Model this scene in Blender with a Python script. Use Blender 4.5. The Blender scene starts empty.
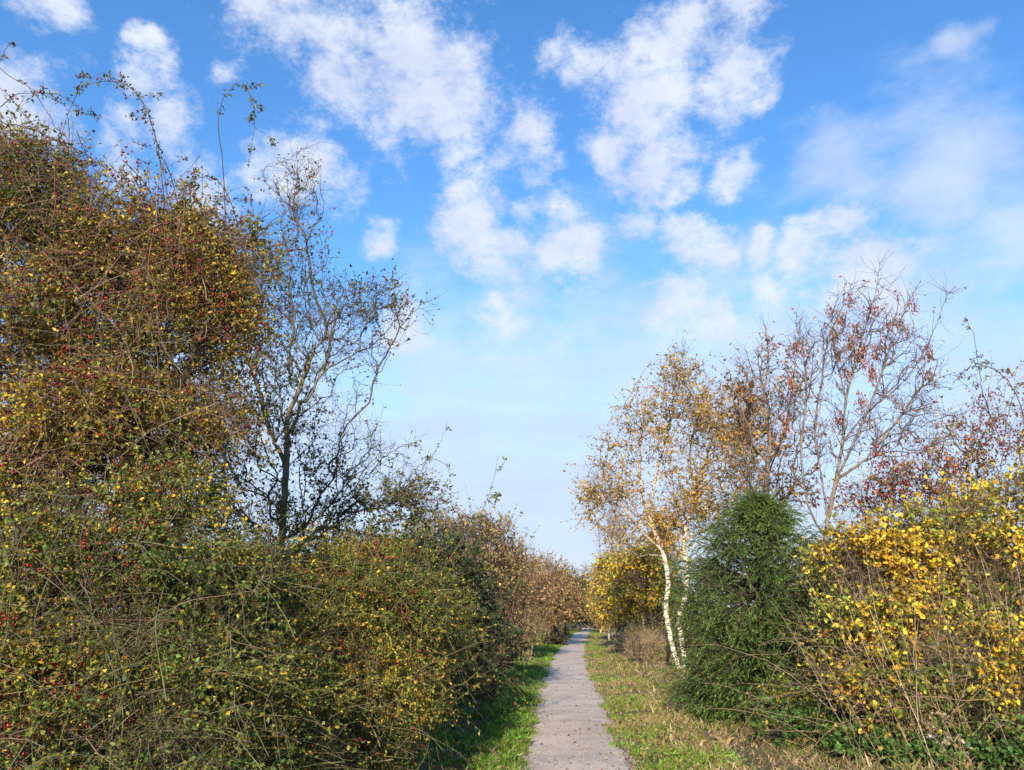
import bpy, math
import numpy as np
from mathutils import Vector

R = math.radians
rng = np.random.default_rng(7)
scene = bpy.context.scene
col = scene.collection

# ------------------------------------------------------------------ camera
F_PX, PITCH, CAM_H = 760.0, R(16.63), 1.6
cam_d = bpy.data.cameras.new('camera')
cam_d.sensor_width = 36.0
cam_d.lens = F_PX / 1024 * 36.0
cam_d.clip_start = 0.05
cam_d.clip_end = 6000
cam = bpy.data.objects.new('camera', cam_d)
cam.location = (0, 0, CAM_H)
cam.rotation_euler = (R(90) + PITCH, 0, 0)
col.objects.link(cam)
scene.camera = cam

# ------------------------------------------------------------------ light and exposure
SUN_EL, SUN_FROM = R(26), (-0.17, -0.985)          # low autumn sun behind the left shoulder
sv = Vector((SUN_FROM[0], SUN_FROM[1], 0)).normalized() * math.cos(SUN_EL) + Vector((0, 0, math.sin(SUN_EL)))
sun_d = bpy.data.lights.new('sun', 'SUN')
sun_d.energy = 4.9
sun_d.angle = R(0.6)
sun_d.color = (1.0, 0.86, 0.68)
sun = bpy.data.objects.new('sun', sun_d)
sun.rotation_euler = sv.to_track_quat('Z', 'Y').to_euler()
sun.location = (-20, -30, 30)
col.objects.link(sun)
scene.view_settings.view_transform = 'Standard'
scene.view_settings.look = 'None'
scene.view_settings.gamma = 1
scene.view_settings.exposure = 0.75
scene.render.engine = 'CYCLES'
cy = scene.cycles
cy.max_bounces = 6
cy.diffuse_bounces = 3
cy.glossy_bounces = 2
cy.transmission_bounces = 3
cy.transparent_max_bounces = 4
cy.use_denoising = True
cy.caustics_reflective = False
cy.caustics_refractive = False


def ray(px, py):
    u, v = (px - 512) / F_PX, -(py - 385) / F_PX
    c, s = math.cos(PITCH), math.sin(PITCH)
    return np.array([u, c - v * s, s + v * c])


def at(px, py, Y):
    d = ray(px, py)
    return d / d[1] * Y + np.array([0, 0, CAM_H])


def ground_at(px, py):
    d = ray(px, py)
    return d * (CAM_H / -d[2]) + np.array([0, 0, CAM_H])


# ------------------------------------------------------------------ sky with clouds (world)
def build_world():
    w = bpy.data.worlds.new('World')
    scene.world = w
    w.use_nodes = True
    nt = w.node_tree
    nt.nodes.clear()
    L = nt.links.new

    def N(t, **kw):
        n = nt.nodes.new(t)
        for k, v in kw.items():
            setattr(n, k, v)
        return n

    def M(op, a, b=None, c=None, clamp=False):
        n = N('ShaderNodeMath', operation=op, use_clamp=clamp)
        for i, x in enumerate((a, b, c)):
            if x is None:
                continue
            if isinstance(x, (int, float)):
                n.inputs[i].default_value = x
            else:
                L(x, n.inputs[i])
        return n.outputs[0]

    out = N('ShaderNodeOutputWorld')
    bg = N('ShaderNodeBackground')
    sky = N('ShaderNodeTexSky', sky_type='NISHITA')
    sky.sun_disc = False
    sky.sun_elevation = SUN_EL
    sky.sun_rotation = math.atan2(SUN_FROM[0], SUN_FROM[1])
    sky.altitude = 60
    sky.air_density = 1.0
    sky.dust_density = 0.3
    sky.ozone_density = 2.0
    tint = N('ShaderNodeHueSaturation')
    tint.inputs['Hue'].default_value = 0.503
    tint.inputs['Saturation'].default_value = SKY_SAT
    tint.inputs['Value'].default_value = SKY_VAL
    L(sky.outputs[0], tint.inputs['Color'])
    tc = N('ShaderNodeTexCoord')
    direc = tc.outputs['Generated']
    # break the outlines of the banks of cloud with a warp
    nw = N('ShaderNodeTexNoise')
    nw.inputs['Scale'].default_value = 9.0
    nw.inputs['Detail'].default_value = 7.0
    L(direc, nw.inputs['Vector'])
    sub = N('ShaderNodeVectorMath', operation='SUBTRACT')
    L(nw.outputs['Color'], sub.inputs[0])
    sub.inputs[1].default_value = (0.5, 0.5, 0.5)
    sc = N('ShaderNodeVectorMath', operation='SCALE')
    L(sub.outputs[0], sc.inputs[0])
    sc.inputs['Scale'].default_value = 0.12
    wp = N('ShaderNodeVectorMath', operation='ADD')
    L(direc, wp.inputs[0])
    L(sc.outputs[0], wp.inputs[1])

    def field(blobs, grow_):
        acc = None
        for px, py, r in blobs:
            d = ray(px, py)
            ln = np.linalg.norm(d)
            d = d / ln
            rr = r / F_PX / ln * grow_
            vd = N('ShaderNodeVectorMath', operation='DISTANCE')
            L(wp.outputs[0], vd.inputs[0])
            vd.inputs[1].default_value = tuple(float(x) for x in d)
            f = M('MULTIPLY_ADD', vd.outputs['Value'], -1.0 / rr, 1.0)
            acc = f if acc is None else M('SMOOTH_MAX', acc, f, 0.25)
        return acc

    def noise(scale, detail, rough, stretch=1.0):
        mp = N('ShaderNodeMapping')
        mp.inputs['Scale'].default_value = (1, 1, stretch)
        L(direc, mp.inputs['Vector'])
        n = N('ShaderNodeTexNoise')
        n.inputs['Scale'].default_value = scale
        n.inputs['Detail'].default_value = detail
        n.inputs['Roughness'].default_value = rough
        L(mp.outputs[0], n.inputs['Vector'])
        return n.outputs['Fac']

    def smooth(x, lo, hi, top):
        m = N('ShaderNodeMapRange', interpolation_type='SMOOTHSTEP')
        m.inputs['From Min'].default_value = lo
        m.inputs['From Max'].default_value = hi
        m.inputs['To Max'].default_value = top
        L(x, m.inputs['Value'])
        return m.outputs[0]

    puffs = [(262, 0, 42), (305, 25, 52), (350, 45, 60), (405, 35, 62), (445, 75, 55), (335, 85, 40), (390, 80, 55), (455, 110, 34),
             (40, 10, 24), (150, 75, 25), (188, 126, 27), (215, 66, 16), (130, 120, 22), (20, 105, 40), (112, 168, 30), (205, 205, 34),
             (300, 185, 38), (145, 40, 16), (460, 150, 26), (478, 182, 32), (485, 215, 36), (505, 235, 26), (492, 258, 28), (555, 250, 30), (585, 258, 32),
             (525, 138, 22), (545, 205, 22), (492, 305, 20), (595, 68, 42), (640, 55, 42), (690, 30, 50), (730, 10, 38), (640, 110, 45),
             (720, 85, 40), (605, 150, 28), (655, 160, 32), (690, 180, 20), (742, 170, 22), (765, 110, 18), (642, 214, 28), (690, 232, 34),
             (715, 250, 28), (765, 240, 18), (815, 250, 24), (855, 228, 26), (885, 262, 34), (850, 278, 26), (775, 286, 18), (688, 310, 32),
             (712, 312, 22), (398, 330, 18), (382, 248, 17), (824, 119, 14), (880, 290, 30), (545, 178, 12), (930, 250, 14)]
    puffs = [(a, b, c * (1.22 if b > 130 else 1.08)) for a, b, c in puffs]
    veils = [(620, 360, 90), (560, 400, 120), (450, 430, 85), (650, 400, 110), (530, 520, 90), (760, 400, 130), (900, 380, 110), (835, 165, 34),
             (960, 175, 70), (1010, 240, 55), (960, 50, 18), (560, 345, 40), (1010, 400, 90), (420, 370, 50), (520, 300, 40),
             (560, 560, 90), (200, 500, 120), (40, 560, 160), (740, 560, 150), (620, 520, 80), (300, 420, 90)]
    near = M('ADD', field(puffs, 1.25), M('ADD', M('MULTIPLY_ADD', noise(11, 9, 0.7, 1.3), 2.7, -1.42), M('MULTIPLY_ADD', noise(34, 6, 0.7, 1.5), 1.2, -0.62)))
    dense = M('MULTIPLY', smooth(near, -0.15, 0.85, 0.92), smooth(noise(24, 6, 0.65, 1.6), 0.05, 0.52, 1.0))
    thin = M('ADD', field(veils, 1.3), M('MULTIPLY_ADD', noise(6, 6, 0.6, 2.4), 2.8, -1.42))
    veil = smooth(thin, -0.40, 1.0, 0.64)
    # broken cloud over the rest of the sky, outside the picture
    mask = M('SUBTRACT', M('ADD', dense, veil), M('MULTIPLY', dense, veil), clamp=True)
    shade = smooth(noise(11, 5, 0.6), 0.3, 0.7, 1.0)
    cc = N('ShaderNodeMix', data_type='RGBA')
    cc.inputs['A'].default_value = tuple(CLOUD_DARK) + (1,)
    cc.inputs['B'].default_value = tuple(CLOUD_LIGHT) + (1,)
    L(shade, cc.inputs['Factor'])
    mix = N('ShaderNodeMix', data_type='RGBA')
    L(mask, mix.inputs['Factor'])
    L(tint.outputs[0], mix.inputs['A'])
    L(cc.outputs['Result'], mix.inputs['B'])
    # a distant streaky bank of stratus low over the horizon
    sep = N('ShaderNodeSeparateXYZ')
    L(direc, sep.inputs[0])
    bank = smooth(M('SUBTRACT', M('MULTIPLY_ADD', noise(4, 5, 0.55, 9.0), 0.20, 0.16), sep.outputs['Z']), -0.16, 0.14, 0.88)
    mix2 = N('ShaderNodeMix', data_type='RGBA')
    L(bank, mix2.inputs['Factor'])
    L(mix.outputs['Result'], mix2.inputs['A'])
    mix2.inputs['B'].default_value = (3.05, 3.65, 4.75, 1)
    L(mix2.outputs['Result'], bg.inputs['Color'])
    bg.inputs['Strength'].default_value = 0.12
    L(bg.outputs[0], out.inputs['Surface'])
    w.cycles.sampling_method = 'MANUAL'
    w.cycles.sample_map_resolution = 512


SKY_SAT, SKY_VAL = 1.27, 1.50
CLOUD_LIGHT = (4.5, 4.75, 5.4)
CLOUD_DARK = (3.5, 3.85, 4.8)
build_world()


# ------------------------------------------------------------------ materials
def base_mat(name):
    m = bpy.data.materials.new(name)
    m.use_nodes = True
    nt = m.node_tree
    nt.nodes.clear()
    return m, nt


def leaf_mat(name, rough=0.5, trans=0.3, spec=0.3):
    m, nt = base_mat(name)
    o = nt.nodes.new('ShaderNodeOutputMaterial')
    a = nt.nodes.new('ShaderNodeAttribute')
    a.attribute_name = 'col'
    p = nt.nodes.new('ShaderNodeBsdfPrincipled')
    p.inputs['Roughness'].default_value = rough
    p.inputs['Specular IOR Level'].default_value = spec
    nt.links.new(a.outputs['Color'], p.inputs['Base Color'])
    if trans > 0:
        t = nt.nodes.new('ShaderNodeBsdfTranslucent')
        nt.links.new(a.outputs['Color'], t.inputs['Color'])
        mx = nt.nodes.new('ShaderNodeMixShader')
        mx.inputs[0].default_value = trans
        nt.links.new(p.outputs[0], mx.inputs[1])
        nt.links.new(t.outputs[0], mx.inputs[2])
        nt.links.new(mx.outputs[0], o.inputs[0])
    else:
        nt.links.new(p.outputs[0], o.inputs[0])
    return m


def bark_mat(name, birch=False):
    m, nt = base_mat(name)
    L = nt.links.new
    o = nt.nodes.new('ShaderNodeOutputMaterial')
    a = nt.nodes.new('ShaderNodeAttribute')
    a.attribute_name = 'col'
    p = nt.nodes.new('ShaderNodeBsdfPrincipled')
    p.inputs['Roughness'].default_value = 0.85
    tc = nt.nodes.new('ShaderNodeTexCoord')
    mp = nt.nodes.new('ShaderNodeMapping')
    L(tc.outputs['Object'], mp.inputs['Vector'])
    n = nt.nodes.new('ShaderNodeTexNoise')
    n.inputs['Detail'].default_value = 6
    L(mp.outputs[0], n.inputs['Vector'])
    rp = nt.nodes.new('ShaderNodeValToRGB')
    L(n.outputs['Fac'], rp.inputs[0])
    mx = nt.nodes.new('ShaderNodeMix')
    mx.data_type = 'RGBA'
    mx.blend_type = 'MULTIPLY'
    mx.inputs['Factor'].default_value = 1.0
    L(a.outputs['Color'], mx.inputs['A'])
    L(rp.outputs[0], mx.inputs['B'])
    L(mx.outputs['Result'], p.inputs['Base Color'])
    if birch:
        mp.inputs['Scale'].default_value = (3, 3, 14)
        n.inputs['Scale'].default_value = 1.6
        rp.color_ramp.elements[0].position = 0.36
        rp.color_ramp.elements[0].color = (0.07, 0.055, 0.045, 1)
        rp.color_ramp.elements[1].position = 0.46
        rp.color_ramp.elements[1].color = (1, 1, 1, 1)
    else:
        mp.inputs['Scale'].default_value = (1, 1, 0.4)
        n.inputs['Scale'].default_value = 22
        rp.color_ramp.elements[0].position = 0.3
        rp.color_ramp.elements[0].color = (0.45, 0.45, 0.42, 1)
        rp.color_ramp.elements[1].position = 0.7
        rp.color_ramp.elements[1].color = (1.2, 1.2, 1.15, 1)
    b = nt.nodes.new('ShaderNodeBump')
    b.inputs['Strength'].default_value = 0.6
    b.inputs['Distance'].default_value = 0.01
    L(n.outputs['Fac'], b.inputs['Height'])
    L(b.outputs[0], p.inputs['Normal'])
    L(p.outputs[0], o.inputs[0])
    return m


M_LEAF = leaf_mat('autumn_leaf', 0.5, 0.32)
M_EVER = leaf_mat('evergreen_leaf', 0.5, 0.12, 0.25)
M_GRASS = leaf_mat('grass_blade', 0.6, 0.3, 0.2)
M_BERRY = leaf_mat('glossy_red_berry', 0.25, 0.0, 0.5)
M_BARK = bark_mat('rough_bark')
M_BIRCH = bark_mat('birch_bark', True)


# ------------------------------------------------------------------ geometry helpers
def unit(v):
    return v / np.maximum(np.linalg.norm(v, axis=-1, keepdims=True), 1e-9)


def make_mesh(name, parts, mat, smooth=False):
    """parts: list of (verts (N,3), faces (M,k), colours (N,3))"""
    me = bpy.data.meshes.new(name)
    off, vs, cs, lv, ls = 0, [], [], [], []
    nl = 0
    for v, f, c in parts:
        if len(v) == 0:
            continue
        k = f.shape[1]
        vs.append(v)
        cs.append(c)
        lv.append((f + off).ravel())
        ls.append(nl + np.arange(len(f)) * k)
        nl += f.size
        off += len(v)
    vs, cs, lv, ls = np.concatenate(vs), np.concatenate(cs), np.concatenate(lv), np.concatenate(ls)
    me.vertices.add(len(vs))
    me.vertices.foreach_set('co', vs.astype(np.float32).ravel())
    me.loops.add(len(lv))
    me.loops.foreach_set('vertex_index', lv.astype(np.int32))
    me.polygons.add(len(ls))
    me.polygons.foreach_set('loop_start', ls.astype(np.int32))
    at_ = me.color_attributes.new('col', 'FLOAT_COLOR', 'POINT')
    ca = np.ones((len(vs), 4), np.float32)
    ca[:, :3] = np.clip(cs, 0, 1)
    at_.data.foreach_set('color', ca.ravel())
    me.update(calc_edges=True)
    if smooth:
        me.shade_smooth()
    me.materials.append(mat)
    return me


def tag(o, label=None, cat=None, group=None, kind=None):
    for k, v in (('label', label), ('category', cat), ('group', group), ('kind', kind)):
        if v:
            o[k] = v
    return o


def thing(name, label, cat, loc, group=None):
    o = bpy.data.objects.new(name, None)
    o.empty_display_size = 0.2
    o.location = [float(x) for x in loc]
    col.objects.link(o)
    return tag(o, label, cat, group)


def part(name, parts, mat, root=None, smooth=False, label=None, kind=None):
    if root is not None:
        l = np.array(root.location)
        parts = [(v - l, f, c) for v, f, c in parts]
    o = bpy.data.objects.new(name, make_mesh(name, parts, mat, smooth))
    col.objects.link(o)
    o.parent = root
    return tag(o, label, None, None, kind)


def tubes(P, rad, sides=3, color=(0.1, 0.08, 0.06), cvar=0.25):
    """P (N,K,3), rad (N,K), one prism-skinned tube per path"""
    N_, K = P.shape[:2]
    T = unit(np.gradient(P, axis=1))
    ref = unit(rng.normal(size=(N_, 1, 3)))
    U = unit(np.cross(T, ref))
    W = np.cross(T, U)
    th = np.arange(sides) / sides * 2 * np.pi
    ring = P[:, :, None] + rad[:, :, None, None] * (np.cos(th)[:, None] * U[:, :, None] + np.sin(th)[:, None] * W[:, :, None])
    V = ring.reshape(-1, 3)
    n, k, s = np.meshgrid(np.arange(N_), np.arange(K - 1), np.arange(sides), indexing='ij')
    a = (n * K + k) * sides + s
    b = (n * K + k) * sides + (s + 1) % sides
    Fc = np.stack([a, b, b + sides, a + sides], -1).reshape(-1, 4)
    color = np.asarray(color, float)
    if color.ndim == 1:
        color = np.broadcast_to(color, (N_, 3))
    c = color * (1 + cvar * rng.normal(size=(N_, 1)))
    C = np.repeat(c, K * sides, axis=0)
    return V, Fc, C


def walk(start, d, K, step, droop=0.0, wander=0.2):
    """random walks: start (N,3), d (N,3), step (N,) -> paths (N,K,3)"""
    N_ = len(start)
    d = unit(d)
    P = np.empty((N_, K, 3))
    P[:, 0] = start
    for k in range(1, K):
        d = unit(d + wander * rng.normal(size=(N_, 3)) + np.array([0, 0, -1.0]) * (droop if np.isscalar(droop) else droop[:, None]))
        P[:, k] = P[:, k - 1] + d * np.asarray(step).reshape(-1, 1)
    return P


def taper(N_, K, r0, r1):
    r0 = np.broadcast_to(r0, (N_,))[:, None]
    r1 = np.broadcast_to(r1, (N_,))[:, None]
    return r0 + (r1 - r0) * np.linspace(0, 1, K)[None]


def along(P, t):
    """points and tangents at parameters t (N,M) on paths (N,K,3)"""
    N_, K = P.shape[:2]
    x = np.clip(t, 0, 0.9999) * (K - 1)
    i = x.astype(int)
    f = (x - i)[..., None]
    a = P[np.arange(N_)[:, None], i]
    b = P[np.arange(N_)[:, None], i + 1]
    return a + (b - a) * f, unit(b - a)


def spline(pts, K=24):
    """Catmull-Rom through control points"""
    p = np.array(pts, float)
    p = np.vstack([2 * p[0] - p[1], p, 2 * p[-1] - p[-2]])
    n = len(p) - 3
    t = np.linspace(0, n, K)
    i = np.minimum(t.astype(int), n - 1)
    f = (t - i)[:, None]
    a, b, c, d = p[i], p[i + 1], p[i + 2], p[i + 3]
    return 0.5 * (2 * b + (c - a) * f + (2 * a - 5 * b + 4 * c - d) * f ** 2 + (3 * b - a - 3 * c + d) * f ** 3)


def clump(p, s=1.0, seed=0.0):
    """soft 3-D variation in -1..1 that sorts leaves into lighter and darker, greener and yellower clumps"""
    x, y, z = (p * s).T
    return (np.sin(2.1 * x + 1.3 * z + seed) + np.sin(2.9 * y - 1.7 * x + 2 * seed) + np.sin(3.3 * z + 1.1 * y + 3 * seed)) / 3


def pick(pal, N_, pos=None, bias=1.2, seed=0.0, cs=1.5):
    """palette rows (r,g,b,weight,side): side in -1..1 says in which clumps the colour gathers"""
    pal = np.array(pal, float)
    w = np.tile(pal[:, 3], (N_, 1))
    if pos is not None:
        w = w * np.exp(bias * clump(pos, cs, seed)[:, None] * pal[:, 4][None])
    cw = np.cumsum(w, axis=1)
    r = rng.random(N_) * cw[:, -1]
    idx = (r[:, None] > cw).sum(1)
    c = pal[idx, :3]
    return c * np.exp(0.22 * rng.normal(size=(N_, 1))) * (1 + 0.08 * rng.normal(size=(N_, 3)))


def leaves(pos, ax, size, ratio=0.55, colors=None, rounded=False, curl=0.18):
    N_ = len(pos)
    a = unit(ax)
    b = unit(np.cross(a, rng.normal(size=(N_, 3))))
    n = np.cross(a, b)
    L_ = np.broadcast_to(size, (N_,))[:, None]
    W = L_ * ratio * 0.5
    if rounded:
        pts = [pos, pos + a * L_ * .28 + b * W * .95 + n * L_ * curl, pos + a * L_ * .72 + b * W * .8 + n * L_ * curl * .6,
               pos + a * L_, pos + a * L_ * .72 - b * W * .8 + n * L_ * curl * .6, pos + a * L_ * .28 - b * W * .95 + n * L_ * curl]
        f = np.array([[0, 1, 2, 3], [0, 3, 4, 5]])
    else:
        pts = [pos, pos + a * L_ * .45 + b * W + n * L_ * curl, pos + a * L_, pos + a * L_ * .45 - b * W + n * L_ * curl]
        f = np.array([[0, 1, 2], [0, 2, 3]])
    m = len(pts)
    V = np.stack(pts, 1).reshape(-1, 3)
    Fc = (np.arange(N_)[:, None, None] * m + f[None]).reshape(-1, f.shape[1])
    return V, Fc, np.repeat(colors, m, axis=0)


def berries(pos, r, colors, stretch=1.35):
    o = np.array([[0, 0, -1.], [0.85, 0, -.1], [0, .85, -.1], [-.85, 0, -.1], [0, -.85, -.1], [0, 0, 1.]])
    o2 = np.array([[.6, .6, .5], [-.6, .6, .5], [-.6, -.6, .5], [.6, -.6, .5]])
    pts = np.vstack([o[:5], o2, o[5:]])
    f = np.array([[0, 2, 1], [0, 3, 2], [0, 4, 3], [0, 1, 4], [1, 2, 5], [2, 3, 6], [3, 4, 7], [4, 1, 8],
                  [2, 6, 5], [3, 7, 6], [4, 8, 7], [1, 5, 8], [5, 6, 9], [6, 7, 9], [7, 8, 9], [8, 5, 9]])
    N_ = len(pos)
    s = np.broadcast_to(r, (N_,))[:, None, None] * np.array([1, 1, stretch])
    V = (pos[:, None] + pts[None] * s).reshape(-1, 3)
    Fc = (np.arange(N_)[:, None, None] * 10 + f[None]).reshape(-1, 3)
    return V, Fc, np.repeat(colors, 10, axis=0)


HIP = [(0.24, 0.010, 0.012, 5, 0), (0.15, 0.010, 0.012, 4, 0), (0.36, 0.03, 0.012, 1.0, 0), (0.16, 0.01, 0.012, 1, 0)]
HAW = [(0.22, 0.012, 0.015, 5, 0), (0.13, 0.010, 0.014, 3, 0), (0.33, 0.02, 0.02, 2, 0)]


_BERRY_MESH = {}


def fruit_parts(name, pos, r, pal, stretch, root):
    """the hundred fruits that show largest are parts of their own, the rest one mass"""
    pos = np.asarray(pos)
    dist = np.linalg.norm(pos - [0, 0, CAM_H], axis=1)
    u = 512 + pos[:, 0] / np.maximum(pos[:, 1], .1) * F_PX * 0.96
    score = dist + np.where((u < -10) | (u > 1034), 100, 0)
    o = np.argsort(score)
    key = (tuple(pal[0]), stretch)
    if key not in _BERRY_MESH:
        _BERRY_MESH[key] = [make_mesh('berry_skin', [berries(np.zeros((1, 3)), 1.0, pick(pal, 1), stretch)], M_BERRY, True) for _ in range(6)]
    single = name[:-1] if name != 'berries' else 'berry'
    rp = np.array(root.location)
    for i in o[:100]:
        b = bpy.data.objects.new(single, _BERRY_MESH[key][int(rng.integers(6))])
        b.location = [float(x) for x in pos[i] - rp]
        b.scale = [float(r * math.exp(0.15 * rng.normal()))] * 3
        b.rotation_euler = (float(rng.normal() * .4), float(rng.normal() * .4), float(rng.random() * 6))
        b.parent = root
        col.objects.link(b)
    rest = pos[o[100:]]
    if len(rest):
        part(name, [berries(rest, r * np.exp(0.15 * rng.normal(size=len(rest))), pick(pal, len(rest)), stretch)], M_BERRY, root, True, kind='stuff')


def tangle(vols, n, length, lean=(0, 0, 0.3), droop=0.06, wander=0.16, K=10):
    p = vol_points(vols)
    p = p[rng.integers(0, len(p), n)]
    d = rng.normal(size=(n, 3)) * 0.6 + np.asarray(lean)
    ln = rng.uniform(length * 0.5, length * 1.3, n)
    d = unit(d)
    P = walk(p - d * ln[:, None] * 0.5, d, K, ln / (K - 1), droop, wander)
    return P


def grow(seeds, pts, bf=0.35):
    """Greedy spanning tree over the points, from the given limbs: distance plus bf x the way back to the root."""
    S, par, plen = [], [], []
    for line in seeds:
        line = np.asarray(line, float)
        if not S:
            j, last = 0, -1
            S.append(line[0]); par.append(-1); plen.append(0.0)
            j, last = 1, 0
        else:
            A = np.array(S)
            last = int(np.argmin(((A - line[0]) ** 2).sum(1)))
            j = 1 if np.linalg.norm(A[last] - line[0]) < 0.05 else 0
        for p in line[j:]:
            plen.append(plen[last] + float(np.linalg.norm(p - S[last])))
            S.append(p); par.append(last)
            last = len(S) - 1
    S = np.array(S)
    n0, n1 = len(S), len(pts)
    nodes = np.vstack([S, pts])
    parent = np.full(n0 + n1, -1)
    parent[:n0] = par
    pl = np.zeros(n0 + n1)
    pl[:n0] = plen
    D = np.linalg.norm(pts[:, None] - S[None], axis=2)
    cost = D + bf * pl[None, :n0]
    best = cost.argmin(1)
    bc = cost.min(1)
    bd = D[np.arange(n1), best]
    order = list(range(n0))
    done = np.zeros(n1, bool)
    for _ in range(n1):
        i = int(np.argmin(np.where(done, 1e9, bc)))
        done[i] = True
        g = n0 + i
        parent[g] = best[i]
        pl[g] = pl[best[i]] + bd[i]
        order.append(g)
        d = np.linalg.norm(pts - pts[i], axis=1)
        c = d + bf * pl[g]
        m = (c < bc) & ~done
        best[m], bc[m], bd[m] = g, c[m], d[m]
    return nodes, parent, np.array(order), n0


def edges_curved(nodes, parent, idx, K=4, jitter=0.05):
    p = parent[idx]
    gp = np.where(parent[p] >= 0, parent[p], p)
    A, B = nodes[p], nodes[idx]
    ln = np.linalg.norm(B - A, axis=1, keepdims=True)
    t0 = nodes[p] - nodes[gp]
    t0 = np.where(np.linalg.norm(t0, axis=1, keepdims=True) > 1e-6, unit(t0), unit(B - A))
    t0 = unit(t0 + 0.7 * unit(B - A)) * ln
    # tangent where the limb ends: on towards its child when it has one
    t1 = (B - A)
    s = np.linspace(0, 1, K)[None, :, None]
    h = (2 * s ** 3 - 3 * s ** 2 + 1) * A[:, None] + (s ** 3 - 2 * s ** 2 + s) * t0[:, None] \
        + (-2 * s ** 3 + 3 * s ** 2) * B[:, None] + (s ** 3 - s ** 2) * t1[:, None]
    w = np.sin(np.pi * np.linspace(0, 1, K))[None, :, None]
    return h + w * jitter * ln[:, None] * rng.normal(size=h.shape)


def vol_points(vols):
    """vols: (centre, (rx,ry,rz), n[, shell]) random points in ellipsoids, gathered outwards"""
    out = []
    for v in vols:
        c, r, n = v[:3]
        q = unit(rng.normal(size=(n, 3))) * (rng.random((n, 1)) ** (1 / 2.2))
        out.append(np.asarray(c) + q * np.asarray(r))
    return np.vstack(out)


def V(px, py, Y, rx, ry, n, depth=None):
    """an ellipsoid of crown, at a measured bearing and distance"""
    c = at(px, py, Y)
    k = Y / F_PX
    return (c, (rx * k, depth if depth else rx * k, ry * k), n)


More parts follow.
